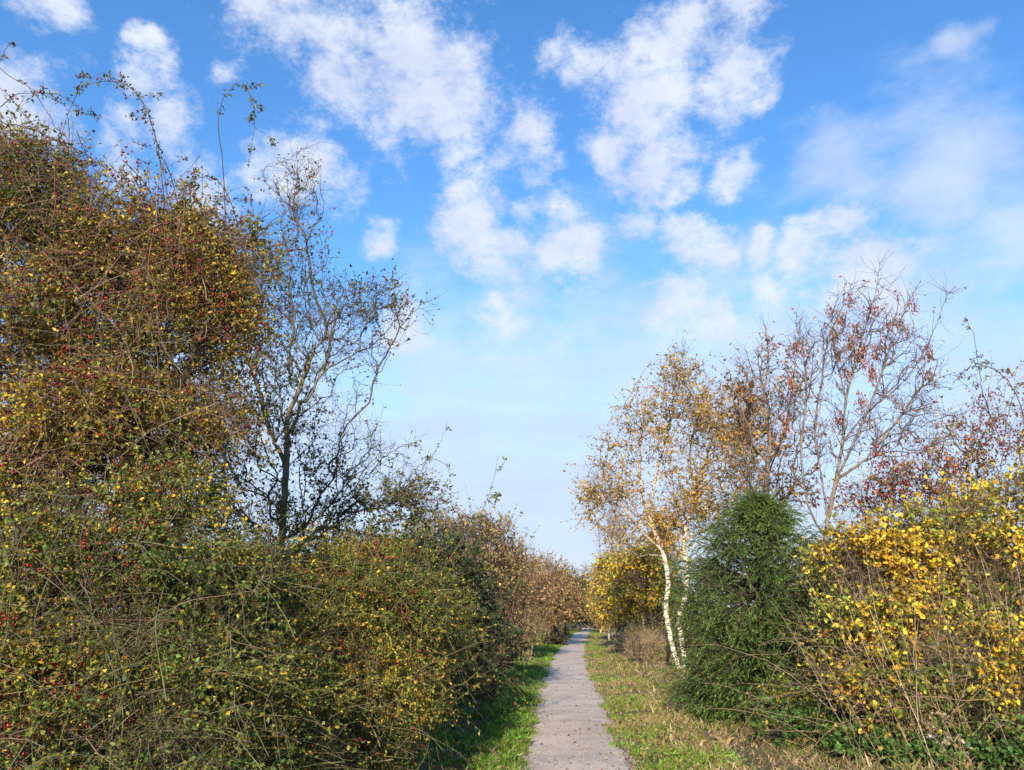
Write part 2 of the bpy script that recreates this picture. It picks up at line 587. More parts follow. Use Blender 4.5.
def plant(name, label, cat, seeds, vols, *, group=None, bf=0.35, r_tip=0.003, r_max=0.08, rpow=0.45,
          twig=(3, 0.12, 0.35, 0.0, 0.25), twig_r=0.0016, leaf=None, fruit=None, stem_col=(0.10, 0.085, 0.07), thin_col=None,
          mat=None, leafmat=None, sides=5, canes=None, extra_leaf=None, trunk_name='trunk', zmin=0.03, K=4, jitter=0.05,
          leaf_on_nodes=0.35, thick=0.02, fruit_name='berries', leaf_name='foliage', shoots=None):
    global rng
    rng = np.random.default_rng(sum(ord(ch) * (k_ + 7) for k_, ch in enumerate(label)))
    root_p = np.array([seeds[0][0][0], seeds[0][0][1], 0.0])
    root = thing(name, label, cat, root_p, group)
    pts = vol_points(vols)
    pts = pts[pts[:, 2] > zmin + 0.05]
    fine = []
    for ln in seeds:
        ln = np.asarray(ln, float)
        tot = np.linalg.norm(np.diff(ln, axis=0), axis=1).sum()
        fine.append(spline(ln, int(max(len(ln), tot / 0.18))) if len(ln) > 2 else ln)
    nodes, parent, order, n0 = grow(fine, pts, bf)
    cnt = np.ones(len(nodes))
    cnt[:n0] = 0.2
    for i in order[::-1]:
        if parent[i] >= 0:
            cnt[parent[i]] += cnt[i]
    rad = np.clip(r_tip * cnt ** rpow, r_tip, r_max)
    idx = np.array([i for i in order if parent[i] >= 0])
    E = edges_curved(nodes, parent, idx, K, jitter)
    seedm = idx < n0
    r0 = np.minimum(rad[parent[idx]], rad[idx] * 1.6)
    r0 = np.where(seedm, np.minimum(rad[parent[idx]], rad[idx] * 1.35), r0)
    r1 = rad[idx]
    RR = taper(len(idx), K, r0, r1)
    big = r1 > thick
    sc_ = np.asarray(stem_col)
    tc_ = np.asarray(thin_col if thin_col is not None else stem_col)
    mixf = np.clip((r1 - twig_r) / max(thick * (2.2 if mat is not None else 0.8) - twig_r, 1e-4), 0, 1)[:, None]
    ecol = tc_ + (sc_ - tc_) * mixf
    mat = mat or M_BARK
    if big.any():
        part(trunk_name, [tubes(E[big], RR[big], 8, ecol[big], 0.05)], mat, root, True)
    # twigs
    n_t, l0, l1, droop, wander = twig
    thin = np.where(rad < thick)[0]
    thin = thin[parent[thin] >= 0]
    st, dr = [], []
    ei = {g: k for k, g in enumerate(idx)}
    rows = np.array([ei[g] for g in thin]) if len(thin) else np.zeros(0, int)
    geo = [tubes(E[~big], RR[~big], 4, ecol[~big], 0.15)] if (~big).any() else []
    T = None
    if n_t and len(rows):
        rr = np.repeat(rows, n_t)
        p, t = along(E[rr], rng.random((len(rr), 1)))
        p, t = p[:, 0], t[:, 0]
        d = unit(t * 0.8 + rng.normal(size=p.shape) * 0.75 + np.array([0, 0, 0.15]))
        ln = rng.uniform(l0, l1, len(p))
        T = walk(p, d, 5, ln / 4, droop, wander)
        T[:, :, 2] = np.maximum(T[:, :, 2], zmin)
        geo.append(tubes(T, taper(len(T), 5, twig_r, twig_r * 0.45), 3, tc_, 0.3))
    SH = None
    if shoots:
        # long young growth standing out of the crown all round
        ns_, sl_, sd_ = shoots
        cen = nodes.mean(0)
        out = (nodes - cen) / (nodes.std(0) + 1e-6)
        rr_ = np.linalg.norm(out, axis=1) * rng.uniform(0.75, 1.25, len(nodes))
        pickn = np.argsort(-rr_)[:ns_]
        d = unit(nodes[pickn] - cen) + rng.normal(size=(len(pickn), 3)) * 0.35 + np.array([0, 0, 0.45])
        ln = sl_ * rng.uniform(0.35, 1.3, len(pickn))
        SH = walk(nodes[pickn], d, 9, ln / 8, sd_, 0.08)
        SH[:, :, 2] = np.maximum(SH[:, :, 2], zmin)
        geo.append(tubes(SH, taper(len(SH), 9, twig_r * 1.5, twig_r * 0.6), 3, tc_, 0.3))
    if canes is not None:
        for Cp, cr, cc in canes:
            Cp[:, :, 2] = np.maximum(Cp[:, :, 2], zmin)
            geo.append(tubes(Cp, taper(len(Cp), Cp.shape[1], cr, cr * 0.35), 4, cc, 0.25))
    if geo:
        part('branches', geo, mat, root, True)
    paths = []
    if leaf:
        def lf(P, n, spec):
            t = rng.random((len(P), n)) ** 0.8
            p, tg = along(P, t)
            p, tg = p.reshape(-1, 3), tg.reshape(-1, 3)
            keep = rng.random(len(p)) < spec.get('keep', 1.0)
            if 'patch' in spec:       # bare stretches and full stretches of the crown
                keep &= clump(p, spec.get('ps', 1.6), spec.get('seed', 0) + 5) > spec['patch'] + 0.25 * rng.normal(size=len(p))
            keep &= clump(p, spec.get('fs', 6.5), spec.get('seed', 0) + 9) > spec.get('fine', -0.25) + 0.3 * rng.normal(size=len(p))
            if 'top' in spec:         # leaf fall: fewer leaves above this height
                z0, z1 = spec['top']
                keep &= rng.random(len(p)) > np.clip((p[:, 2] - z0) / (z1 - z0), 0, 0.97)
            p, tg = p[keep], tg[keep]
            d = unit(tg * 0.5 + rng.normal(size=p.shape) * 0.7 + np.array([0, 0, -spec.get('hang', 0.2)]))
            sz = spec['size'] * np.clip(np.exp(0.34 * rng.normal(size=len(p))), 0.4, 1.6)
            c = pick(spec['pal'], len(p), p, spec.get('bias', 1.3), spec.get('seed', 0.0), spec.get('cs', 1.5))
            return leaves(p, d, sz, spec.get('ratio', 0.55), c, spec.get('rounded', False), spec.get('curl', 0.18))
        L_ = []
        if T is not None:
            L_.append(lf(T, leaf['n'], leaf))
        if (~big).any() and leaf_on_nodes:
            L_.append(lf(E[~big], max(1, int(leaf['n'] * leaf_on_nodes)), leaf))
        if SH is not None:
            L_.append(lf(SH, int(leaf['n'] * 1.6) + 2, leaf))
        if extra_leaf:
            for P_, n_, spec in extra_leaf:
                L_.append(lf(P_, n_, spec))
        part(leaf_name, L_, leafmat or M_LEAF, root)
    if fruit:
        src = T if T is not None else E[~big]
        n = fruit['n']
        ids = rng.integers(0, len(src), n)
        p, _ = along(src[ids], rng.uniform(0.5, 1, (n, 1)))
        p = p[:, 0]
        # fruit hangs thick on some boughs and is missing from others
        p = p[clump(p, 2.6, fruit.get('seed', 1.0)) > -0.05 + 0.25 * rng.normal(size=len(p))]
        if 'where' in fruit:
            p = p[fruit['where'](p)]
        k = fruit.get('cluster', 3)
        p = np.repeat(p, k, axis=0)
        p = p + rng.normal(size=p.shape) * fruit.get('spread', 0.03)
        fruit_parts(fruit_name, p, fruit['r'], fruit['pal'], fruit.get('stretch', 1.3), root)
    return root


def stems_seeds(base, n, spread, hmin, hmax, lean=(0, 0, 0)):
    """several stems rising from one stool"""
    out = []
    b = np.array(base, float)
    for i in range(n):
        a = rng.random() * 2 * np.pi
        o = b + np.array([math.cos(a), math.sin(a), 0]) * rng.random() * spread * 0.25 * (0 if i == 0 else 1)
        o[2] = 0
        h = rng.uniform(hmin, hmax)
        d = np.array([math.cos(a) * spread, math.sin(a) * spread, h]) + np.array(lean)
        mid = o + d * 0.5 + np.array([0, 0, 0.08 * h]) + rng.normal(size=3) * 0.04 * h
        out.append([o, o + d * 0.25 + [0, 0, 0.05 * h], mid, o + d])
    return out


def arch_canes(base, spread, n, length, K=14, lean=(0, 0, 0.8), droop=0.09, wander=0.10):
    b = np.asarray(base) + rng.normal(size=(n, 3)) * np.asarray(spread)
    d = rng.normal(size=(n, 3)) * 0.45 + np.asarray(lean)
    L_ = rng.uniform(length * 0.6, length * 1.2, n)
    return walk(b, d, K, L_ / (K - 1), droop, wander)


def G(px, Y):
    """foot of a plant on the ground: bearing by picture column, distance Y"""
    p = at(px, 612, Y)
    return np.array([p[0], Y, 0.0])


# ------------------------------------------------------------------ ground, path
PATH_Y = np.array([-30, -5, 4, 8.9, 10.8, 13.3, 15.5, 19.4, 25.0, 32.8, 40.6, 51.4, 61.5, 83, 120])
PATH_X = np.array([-0.6, 0.0, 0.4, 0.68, 0.80, 0.97, 1.12, 1.36, 1.72, 2.35, 3.14, 4.27, 5.35, 7.9, 14])
PATH_W = 0.645


def path_x(y):
    # smooth interpolation through the surveyed centre line
    y = np.asarray(y, float)
    k = np.linspace(-1.5, 1.5, 5)
    return sum(np.interp(y + q, PATH_Y, PATH_X) for q in k) / 5


def edge_noise(y, s):
    return 0.06 * np.sin(1.9 * y + s) + 0.04 * np.sin(4.7 * y + 2 * s) + 0.03 * np.sin(11.3 * y + 3 * s) + 0.012 * np.sin(17 * y + s)


def ground_material():
    m, nt = base_mat('verge_soil')
    L = nt.links.new
    o = nt.nodes.new('ShaderNodeOutputMaterial')
    p = nt.nodes.new('ShaderNodeBsdfPrincipled')
    p.inputs['Roughness'].default_value = 0.95
    tc = nt.nodes.new('ShaderNodeTexCoord')
    n1 = nt.nodes.new('ShaderNodeTexNoise'); n1.inputs['Scale'].default_value = 0.8; n1.inputs['Detail'].default_value = 6
    n2 = nt.nodes.new('ShaderNodeTexNoise'); n2.inputs['Scale'].default_value = 35; n2.inputs['Detail'].default_value = 5
    L(tc.outputs['Object'], n1.inputs['Vector']); L(tc.outputs['Object'], n2.inputs['Vector'])
    r1 = nt.nodes.new('ShaderNodeValToRGB')
    r1.color_ramp.elements[0].position = 0.4; r1.color_ramp.elements[0].color = (0.055, 0.085, 0.02, 1)
    r1.color_ramp.elements[1].position = 0.62; r1.color_ramp.elements[1].color = (0.16, 0.12, 0.055, 1)
    r2 = nt.nodes.new('ShaderNodeValToRGB')
    r2.color_ramp.elements[0].position = 0.3; r2.color_ramp.elements[0].color = (0.4, 0.4, 0.4, 1)
    r2.color_ramp.elements[1].position = 0.7; r2.color_ramp.elements[1].color = (1.3, 1.3, 1.3, 1)
    L(n1.outputs['Fac'], r1.inputs[0]); L(n2.outputs['Fac'], r2.inputs[0])
    mx = nt.nodes.new('ShaderNodeMix'); mx.data_type = 'RGBA'; mx.blend_type = 'MULTIPLY'; mx.inputs['Factor'].default_value = 1
    L(r1.outputs[0], mx.inputs['A']); L(r2.outputs[0], mx.inputs['B'])
    L(mx.outputs['Result'], p.inputs['Base Color'])
    L(p.outputs[0], o.inputs[0])
    return m


def path_material():
    m, nt = base_mat('worn_grit_surface')
    L = nt.links.new
    o = nt.nodes.new('ShaderNodeOutputMaterial')
    p = nt.nodes.new('ShaderNodeBsdfPrincipled')
    p.inputs['Roughness'].default_value = 0.9
    tc = nt.nodes.new('ShaderNodeTexCoord')

    def noise(s, d=6):
        n = nt.nodes.new('ShaderNodeTexNoise'); n.inputs['Scale'].default_value = s; n.inputs['Detail'].default_value = d
        n.inputs['Roughness'].default_value = 0.65
        L(tc.outputs['Object'], n.inputs['Vector'])
        return n.outputs['Fac']

    def ramp(x, a, ca, b, cb):
        r = nt.nodes.new('ShaderNodeValToRGB')
        r.color_ramp.elements[0].position = a; r.color_ramp.elements[0].color = ca + (1,)
        r.color_ramp.elements[1].position = b; r.color_ramp.elements[1].color = cb + (1,)
        L(x, r.inputs[0])
        return r.outputs[0]

    def mul(a, b):
        mx = nt.nodes.new('ShaderNodeMix'); mx.data_type = 'RGBA'; mx.blend_type = 'MULTIPLY'; mx.inputs['Factor'].default_value = 1
        L(a, mx.inputs['A']); L(b, mx.inputs['B'])
        return mx.outputs['Result']
    c = ramp(noise(1.3, 8), 0.35, (0.385, 0.325, 0.275), 0.65, (0.58, 0.49, 0.415))
    c = mul(c, ramp(noise(60, 4), 0.3, (0.62, 0.62, 0.62), 0.7, (1.18, 1.18, 1.18)))
    v = nt.nodes.new('ShaderNodeTexVoronoi'); v.inputs['Scale'].default_value = 55
    L(tc.outputs['Object'], v.inputs['Vector'])
    c = mul(c, ramp(v.outputs['Distance'], 0.0, (1.06, 1.06, 1.06), 0.6, (0.90, 0.89, 0.88)))
    c = mul(c, ramp(noise(5, 6), 0.28, (0.74, 0.71, 0.67), 0.48, (1, 1, 1)))
    L(c, p.inputs['Base Color'])
    b = nt.nodes.new('ShaderNodeBump'); b.inputs['Strength'].default_value = 0.4; b.inputs['Distance'].default_value = 0.01
    L(noise(45, 5), b.inputs['Height'])
    L(b.outputs[0], p.inputs['Normal'])
    L(p.outputs[0], o.inputs[0])
    return m


def build_ground():
    # one sheet: fine near the path, wide quads out to the horizon
    ys = np.concatenate([[-1500, -300, -60], np.arange(-30, 100, 0.5), [110, 140, 200, 400, 900, 2500]])
    xs = np.concatenate([[-2000, -400, -80, -25], np.arange(-12, 22, 0.5), [40, 100, 400, 2000]])
    X, Y = np.meshgrid(xs, ys)
    D = X - path_x(Y)
    Z = 0.06 * np.clip((np.abs(D) - 0.75) / 1.2, 0, 1) + 0.02 * np.sin(1.7 * X + 0.9 * Y) * np.clip((np.abs(D) - 0.8) / 1, 0, 1)
    Z = np.where((np.abs(X) > 60) | (Y > 105) | (Y < -35), 0, Z) - 0.004
    Vv = np.stack([X, Y, Z], -1).reshape(-1, 3)
    ny, nx = X.shape
    a = (np.arange(ny - 1)[:, None] * nx + np.arange(nx - 1)[None]).ravel()
    Fc = np.stack([a, a + 1, a + nx + 1, a + nx], -1)
    o = part('ground', [(Vv, Fc, np.full((len(Vv), 3), 0.1))], ground_material(), None, True)
    tag(o, kind='structure')
    # footpath strip: gently cambered
    ys = np.arange(-25, 110, 0.12)
    us = np.linspace(-1, 1, 9)
    cx = path_x(ys)
    l = cx - PATH_W - edge_noise(ys, 0.7)
    r = cx + PATH_W + edge_noise(ys, 2.9)
    X = l[:, None] + (r - l)[:, None] * (us[None] + 1) / 2
    Z = 0.012 + 0.018 * (1 - us[None] ** 2) + 0 * X
    Z[:, 0] = Z[:, -1] = -0.01
    Y = ys[:, None] + 0 * X
    Vv = np.stack([X, Y, Z], -1).reshape(-1, 3)
    ny, nx = X.shape
    a = (np.arange(ny - 1)[:, None] * nx + np.arange(nx - 1)[None]).ravel()
    Fc = np.stack([a, a + 1, a + nx + 1, a + nx], -1)
    o = part('footpath', [(Vv, Fc, np.full((len(Vv), 3), 0.3))], path_material(), None, True)
    tag(o, kind='structure')


build_ground()


def ground_z(x, y):
    D = np.abs(x - path_x(y))
    return 0.06 * np.clip((D - 0.75) / 1.2, 0, 1) + 0.02 * np.sin(1.7 * x + 0.9 * y) * np.clip((D - 0.8) / 1, 0, 1) - 0.004


def sample_y(n, y0, y1, p=1.4):
    """distances with density falling as Y^-p"""
    a = 1 - p
    u = rng.random(n)
    return (y0 ** a + u * (y1 ** a - y0 ** a)) ** (1 / a)


GREEN = [(0.13, 0.26, 0.03, 4, -0.6), (0.18, 0.32, 0.04, 3, -0.8), (0.09, 0.18, 0.025, 3, 0), (0.20, 0.22, 0.05, 1, 0.8), (0.30, 0.25, 0.11, 0.5, 1)]
MIXED = [(0.14, 0.24, 0.035, 4, -1.0), (0.20, 0.28, 0.045, 4, -0.8), (0.26, 0.23, 0.08, 3, 0.3), (0.38, 0.30, 0.15, 3, 1), (0.27, 0.18, 0.09, 1.5, 1)]
STRAW = [(0.40, 0.31, 0.16, 4, 0.5), (0.30, 0.21, 0.11, 3, 0.6), (0.20, 0.20, 0.06, 2, -1), (0.14, 0.09, 0.05, 2, 0.3), (0.12, 0.17, 0.03, 1.5, -1)]


def grass(name, n, side, d0, d1, pal, h0, h1, seed, p=1.4, ymax=75, width=0.006, fade=None, ymin=7.5):
    y = sample_y(n, ymin, ymax, p)
    d = d0 + (d1 - d0) * rng.random(n)
    x = path_x(y) + side * (PATH_W + edge_noise(y, 0.7 if side < 0 else 2.9) + d)
    keep = rng.random(n) < np.clip(0.55 + 0.9 * clump(np.stack([x, y, 0 * x], -1), 1.6, seed), 0.12, 1)
    if fade is not None:
        keep &= rng.random(n) < np.clip((d - d0) / fade + 0.15, 0, 1)
    x, y, d = x[keep], y[keep], d[keep]
    n = len(x)
    pos = np.stack([x, y, ground_z(x, y) - 0.005], -1)
    tf = np.where(rng.random(n) < 0.45)[0]          # tussocks
    if len(tf) > 60:
        own = tf[rng.integers(0, max(1, len(tf) // 45), len(tf))]
        j = rng.normal(size=(len(tf), 2)) * (0.035 + 0.0012 * pos[own, 1:2])
        pos[tf, :2] = pos[own, :2] + j
        pos[tf, 2] = ground_z(pos[tf, 0], pos[tf, 1]) - 0.005
    tall = np.ones(n)
    tall[tf] = 1.45
    h = tall * rng.uniform(h0, h1, n) * (0.7 + 0.5 * np.clip(clump(pos, 2.3, seed + 1), -0.6, 1))
    lean = rng.normal(size=(n, 3)) * 0.5
    lean[:, 2] = 1
    d1_ = unit(lean)
    out = unit(np.concatenate([d1_[:, :2] * 2.2, np.full((n, 1), 0.55)], 1))
    w = unit(np.cross(d1_, rng.normal(size=(n, 3)))) * (width * (0.7 + 0.05 * y / 1.0) * rng.uniform(0.7, 1.3, n))[:, None]
    m = pos + d1_ * (h * 0.6)[:, None]
    t = m + out * (h * 0.5)[:, None]
    pts = np.stack([pos - w, pos + w, m + w * 0.7, m - w * 0.7, t], 1)
    c = pick(pal, n, pos, 1.6, seed, 1.1)
    base = np.arange(n)[:, None] * 5
    q = base + np.array([[0, 1, 2, 3]])
    tri = base + np.array([[3, 2, 4]])
    cc = np.repeat(c, 5, axis=0)
    Vv = pts.reshape(-1, 3)
    return [(Vv, q, cc), (Vv, tri, cc)]


def build_verges():
    g = grass('g', 60000, -1, -0.06, 1.5, GREEN, 0.06, 0.17, 1.0) + grass('g', 30000, -1, 1.2, 4.0, GREEN, 0.08, 0.25, 4.0)
    o = part('verge_grass', g, M_GRASS); tag(o, 'lush green grass verge along the left edge of the path', 'grass', kind='stuff')
    g = grass('g', 55000, 1, -0.06, 1.1, MIXED, 0.05, 0.13, 2.0) + grass('g', 45000, 1, 0.7, 3.2, STRAW, 0.06, 0.20, 3.0) + \
        grass('g', 22000, 1, 2.4, 6.0, STRAW, 0.15, 0.40, 6.0, ymin=14)
    o = part('verge_grass', g, M_GRASS); tag(o, 'straw and green grass verge along the right edge of the path', 'grass', kind='stuff')
    # fallen leaves
    n = 9000
    y = sample_y(n, 7.5, 60, 1.6)
    dd = rng.normal(size=n)
    d = np.where(rng.random(n) < 0.035, rng.uniform(-1, 1, n) * 0.62, np.sign(dd) * (0.55 + np.abs(rng.normal(size=n)) * 0.9))
    x = path_x(y) + d
    z = np.where(np.abs(d) < 0.6, 0.034, ground_z(x, y) + rng.uniform(0.01, 0.06, n))
    pos = np.stack([x, y, z], -1)
    ax = rng.normal(size=(n, 3)); ax[:, 2] *= 0.12
    pal = [(0.28, 0.17, 0.07, 4, 0), (0.16, 0.09, 0.05, 4, 0), (0.45, 0.33, 0.10, 2, 0), (0.36, 0.26, 0.18, 2, 0), (0.08, 0.05, 0.035, 3, 0)]
    V1, F1, C1 = leaves(pos, ax, rng.uniform(0.018, 0.05, n), 0.7, pick(pal, n), True, 0.08)
    V1[:, 2] = np.maximum(V1[:, 2], 0.033)
    o = part('fallen_leaves', [(V1, F1, C1)], M_LEAF); tag(o, 'brown and yellow fallen leaves scattered over path and verges', 'leaves', kind='stuff')
    # loose grit at the margins of the path
    n = 9000
    y = sample_y(n, 7.5, 40, 1.8)
    s = np.where(rng.random(n) < 0.5, -1, 1)
    d = s * (PATH_W + 0.02 + rng.normal(size=n) * 0.10)
    loose = rng.random(n) < 0.15
    d[loose] = rng.uniform(-PATH_W, PATH_W, loose.sum())
    x = path_x(y) + d
    u = np.clip(np.abs(d) / PATH_W, 0, 1)
    z = np.where(u < 1, 0.012 + 0.018 * (1 - u ** 2), 0.004)
    sz = rng.uniform(0.004, 0.012, n)
    pos = np.stack([x, y, z + sz * 0.2], -1)
    pal = [(0.33, 0.30, 0.27, 4, 0), (0.18, 0.15, 0.13, 3, 0), (0.45, 0.41, 0.36, 2, 0), (0.20, 0.17, 0.14, 1, 0)]
    o = part('loose_grit', [berries(pos, sz, pick(pal, n), 0.6)], M_GRASS); tag(o, 'loose grit and crumbs along the path margins', 'grit', kind='stuff')


build_verges()

# ------------------------------------------------------------------ palettes for the hedge
OLIVE = [(0.15, 0.165, 0.026, 4, -0.3), (0.21, 0.20, 0.03, 3, 0.2), (0.40, 0.30, 0.03, 2.0, 1.0), (0.54, 0.38, 0.025, 1.1, 1.4),
         (0.085, 0.11, 0.022, 2.5, -1), (0.27, 0.13, 0.025, 0.9, 0.8), (0.20, 0.08, 0.03, 0.6, 0.3)]
DEEP = [(0.075, 0.135, 0.022, 4, -0.5), (0.12, 0.18, 0.028, 3, 0), (0.21, 0.23, 0.035, 2, 1), (0.045, 0.085, 0.018, 3, -1), (0.38, 0.30, 0.035, 0.8, 1.4)]
SPARSE = [(0.11, 0.13, 0.03, 4, -0.3), (0.16, 0.16, 0.035, 3, 0.2), (0.08, 0.08, 0.03, 2, 0), (0.26, 0.16, 0.04, 0.9, 1), (0.18, 0.06, 0.035, 0.8, 0.5)]
TAN = [(0.38, 0.27, 0.11, 4, 0.3), (0.30, 0.20, 0.085, 3, 0), (0.24, 0.22, 0.06, 2, -1), (0.50, 0.35, 0.12, 2, 1), (0.18, 0.12, 0.06, 2, -0.5)]
PINK = [(0.42, 0.25, 0.15, 4, 0.5), (0.34, 0.20, 0.11, 3, 0), (0.28, 0.24, 0.09, 3, -1), (0.48, 0.33, 0.16, 2, 1)]
YELLOW = [(0.68, 0.48, 0.028, 5, 0.6), (0.60, 0.46, 0.035, 3, 0), (0.33, 0.33, 0.04, 2.4, -1), (0.52, 0.29, 0.025, 1.1, 1), (0.17, 0.22, 0.03, 3.2, -1.4), (0.34, 0.15, 0.03, 0.8, 0.6)]
BIRCHL = [(0.60, 0.38, 0.05, 4, 0.5), (0.46, 0.28, 0.05, 3, 0), (0.25, 0.14, 0.05, 2, -0.4), (0.22, 0.19, 0.05, 1, -1), (0.52, 0.36, 0.05, 2, 1)]
OAK = [(0.38, 0.17, 0.04, 4, 0.5), (0.27, 0.11, 0.035, 3, 0), (0.48, 0.27, 0.05, 3, 1), (0.20, 0.15, 0.04, 2, -1)]
CONIF = [(0.062, 0.115, 0.020, 4, 0), (0.10, 0.165, 0.028, 3, 0.8), (0.04, 0.085, 0.018, 3, -0.8), (0.15, 0.20, 0.04, 0.8, 1)]
for _p in (OLIVE, DEEP, SPARSE):
    _p[:] = [(a * 1.12, b * 1.12, c * 1.12, w, q) for a, b, c, w, q in _p]
GREY_STEM, TAN_STEM, RED_STEM, DARK_STEM, GREEN_STEM = (0.17, 0.125, 0.085), (0.27, 0.20, 0.13), (0.13, 0.055, 0.05), (0.055, 0.045, 0.04), (0.15, 0.15, 0.06)


# ------------------------------------------------------------------ left: tall rose-tangled hawthorn close by
def left_near():
    base = G(70, 6.0)
    seeds = [[base, base + [0.05, 0, 0.7], base + [-.05, .1, 1.5], at(80, 400, 6.0), at(70, 300, 6.0), at(50, 220, 6.0)],
             [base + [-.05, .1, 1.5], at(150, 430, 5.8), at(200, 350, 5.8), at(225, 270, 5.9)],
             [at(80, 400, 6.0), at(20, 300, 5.8), at(-60, 240, 5.8)],
             [at(70, 300, 6.0), at(120, 230, 6.0), at(150, 170, 6.1)]]
    vols = [V(30, 220, 5.9, 90, 70, 330, .8), V(130, 250, 5.9, 90, 60, 290, .8), V(50, 340, 5.9, 110, 90, 420, .9), V(190, 300, 5.8, 60, 80, 300, .6),
            V(120, 420, 5.8, 100, 70, 330, .8), V(30, 460, 5.6, 80, 70, 220, .8), V(-90, 330, 6, 90, 160, 260, .9), V(200, 235, 5.9, 45, 35, 60, .5), V(240, 330, 5.9, 26, 60, 32, .4), V(215, 420, 5.9, 32, 50, 60, .4), V(250, 260, 5.9, 26, 35, 18, .4),
            V(40, 170, 5.9, 60, 28, 50, .6)]
    canes = [(tangle(vols, 300, 1.1, (0.1, -.1, .2), 0.09, 0.16) - [0, .25, 0], 0.0038, np.array(GREY_STEM)),
             (tangle(vols, 260, 1.0, (0.1, -.1, .1), 0.08, 0.14) - [0, .3, 0], 0.0034, np.array((0.20, .085, .065))),
             (tangle(vols, 60, 0.9, (0.3, 0, .4), 0.03, 0.12), 0.0038, np.array(TAN_STEM))]
    plant('hawthorn_tree', 'tall dense hawthorn tangled with briars, olive and gold leaves, red hips, at the left edge', 'tree', seeds, vols,
          shoots=(420, 0.55, 0.10), bf=0.25, r_tip=0.0022, r_max=0.034, twig=(7, 0.12, 0.5, 0.05, 0.35), twig_r=0.0020, stem_col=GREY_STEM, thin_col=(0.24, 0.15, 0.105),
          leaf=dict(n=15, size=0.026, pal=OLIVE, ratio=0.6, seed=1.0, hang=0.3, bias=1.3, patch=-0.42, ps=2.2), canes=canes,
          fruit=dict(n=3800, r=0.0092, pal=HIP, cluster=5, spread=0.024), fruit_name='rosehips')


def rose_cane(name, label, pts_list, side_n=5, leafn=26, hips=10, r=0.004, colr=(0.09, 0.045, 0.045), seed=0.0, size=0.03, side_len=0.35):
    P = np.array([spline(p, 26) for p in pts_list])
    root = thing(name, label, 'briar', (P[0, 0, 0], P[0, 0, 1], P[0, 0, 2]), 'arching briar canes')
    N_ = len(P)
    P = P + rng.normal(size=P.shape) * 0.006
    geo = [tubes(P, taper(N_, 26, r, r * 0.4), 5, np.array(colr), 0.15)]
    t = rng.uniform(0.25, 0.98, (N_, side_n))
    p, tg = along(P, t)
    p, tg = p.reshape(-1, 3), tg.reshape(-1, 3)
    T = walk(p, tg * 0.5 + rng.normal(size=p.shape) * 0.6, 6, rng.uniform(0.3, 1, len(p)) * side_len / 5, 0.08, 0.25)
    geo.append(tubes(T, taper(len(T), 6, r * 0.45, r * 0.2), 3, np.array(colr), 0.2))
    part('stem', geo, M_BARK, root, True)
    L_ = []
    for Q, n in ((P, leafn), (T, max(4, leafn // 4))):
        tt = rng.uniform(0.3, 1, (len(Q), n))
        a, b = along(Q, tt)
        a, b = a.reshape(-1, 3), b.reshape(-1, 3)
        a = np.repeat(a, 3, axis=0) + rng.normal(size=(len(a) * 3, 3)) * 0.012
        b = np.repeat(b, 3, axis=0)
        L_.append(leaves(a, b * 0.4 + rng.normal(size=a.shape) * 0.7, size * np.exp(0.2 * rng.normal(size=len(a))), 0.5, pick(SPARSE + [(0.30, 0.22, .05, .7, 0)], len(a), a, 1, seed)))
    part('leaves', L_, M_LEAF, root)
    if hips:
        a, _ = along(T[rng.integers(0, len(T), hips)], rng.uniform(0.6, 1, (hips, 1)))
        a = np.repeat(a[:, 0], 2, axis=0) + rng.normal(size=(hips * 2, 3)) * 0.02
        fruit_parts('rosehips', a, 0.008, HIP, 1.3, root)
    return root


def left_canes():
    Y = 5.4
    A = lambda *q: [at(x, y, Y + d) for x, y, d in q]
    rose_cane('briar_cane', 'long dark briar cane slanting across the top left corner of the hedge', [A((-60, 20, 0), (0, 68, 0), (32, 92, 0), (55, 125, .1), (75, 150, .2), (95, 190, .3))], 3, 10, 2)
    rose_cane('briar_cane', 'arched briar cane curving left to right over the hawthorn, ending in a drooping twig', [A((60, 200, .3), (0, 125, 0), (8, 100, 0), (30, 93, 0), (60, 96, 0), (85, 113, 0), (104, 118, .1))], 5, 18, 4)
    rose_cane('briar_cane', 'tall arching briar looped high over the hawthorn with leaves in tufts', [A((175, 260, .4), (165, 200, .2), (158, 145, .1), (142, 100, 0), (125, 85, 0), (105, 82, 0), (85, 86, 0), (72, 105, 0), (55, 150, .1))], 7, 26, 6)
    rose_cane('briar_cane', 'slender briar cane rising straight right of the loop', [A((185, 280, .4), (172, 215, .2), (160, 160, .1), (150, 118, 0), (135, 92, 0), (118, 80, 0))], 5, 20, 5)
    rose_cane('briar_cane', 'narrow hairpin-shaped briar arch standing against the cloud', [A((225, 240, .3), (222, 165, .1), (218, 130, 0), (222, 105, 0), (232, 86, 0), (245, 88, 0), (254, 108, 0), (252, 140, 0), (248, 168, 0))], 5, 24, 6)
    rose_cane('briar_cane', 'thick dark briar cane running down right through the hawthorn top', [A((-40, 112, 0), (0, 122, 0), (35, 130, 0), (65, 145, 0), (95, 160, 0), (130, 195, 0), (160, 240, .2))], 9, 20, 12, r=0.006)
    rose_cane('briar_cane', 'bowed briar cane between the hawthorn and the bare trunk', [A((290, 320, .3), (255, 285, .1), (235, 215, 0), (222, 186, 0), (205, 176, 0), (190, 182, 0), (178, 205, 0), (160, 250, .2))], 9, 22, 14, r=0.005)
    rose_cane('briar_cane', 'bare twig reaching in at the top left corner', [A((-30, 92, 0), (-5, 68, 0), (2, 55, 0), (8, 42, 0))], 2, 1, 0, side_len=0.12)


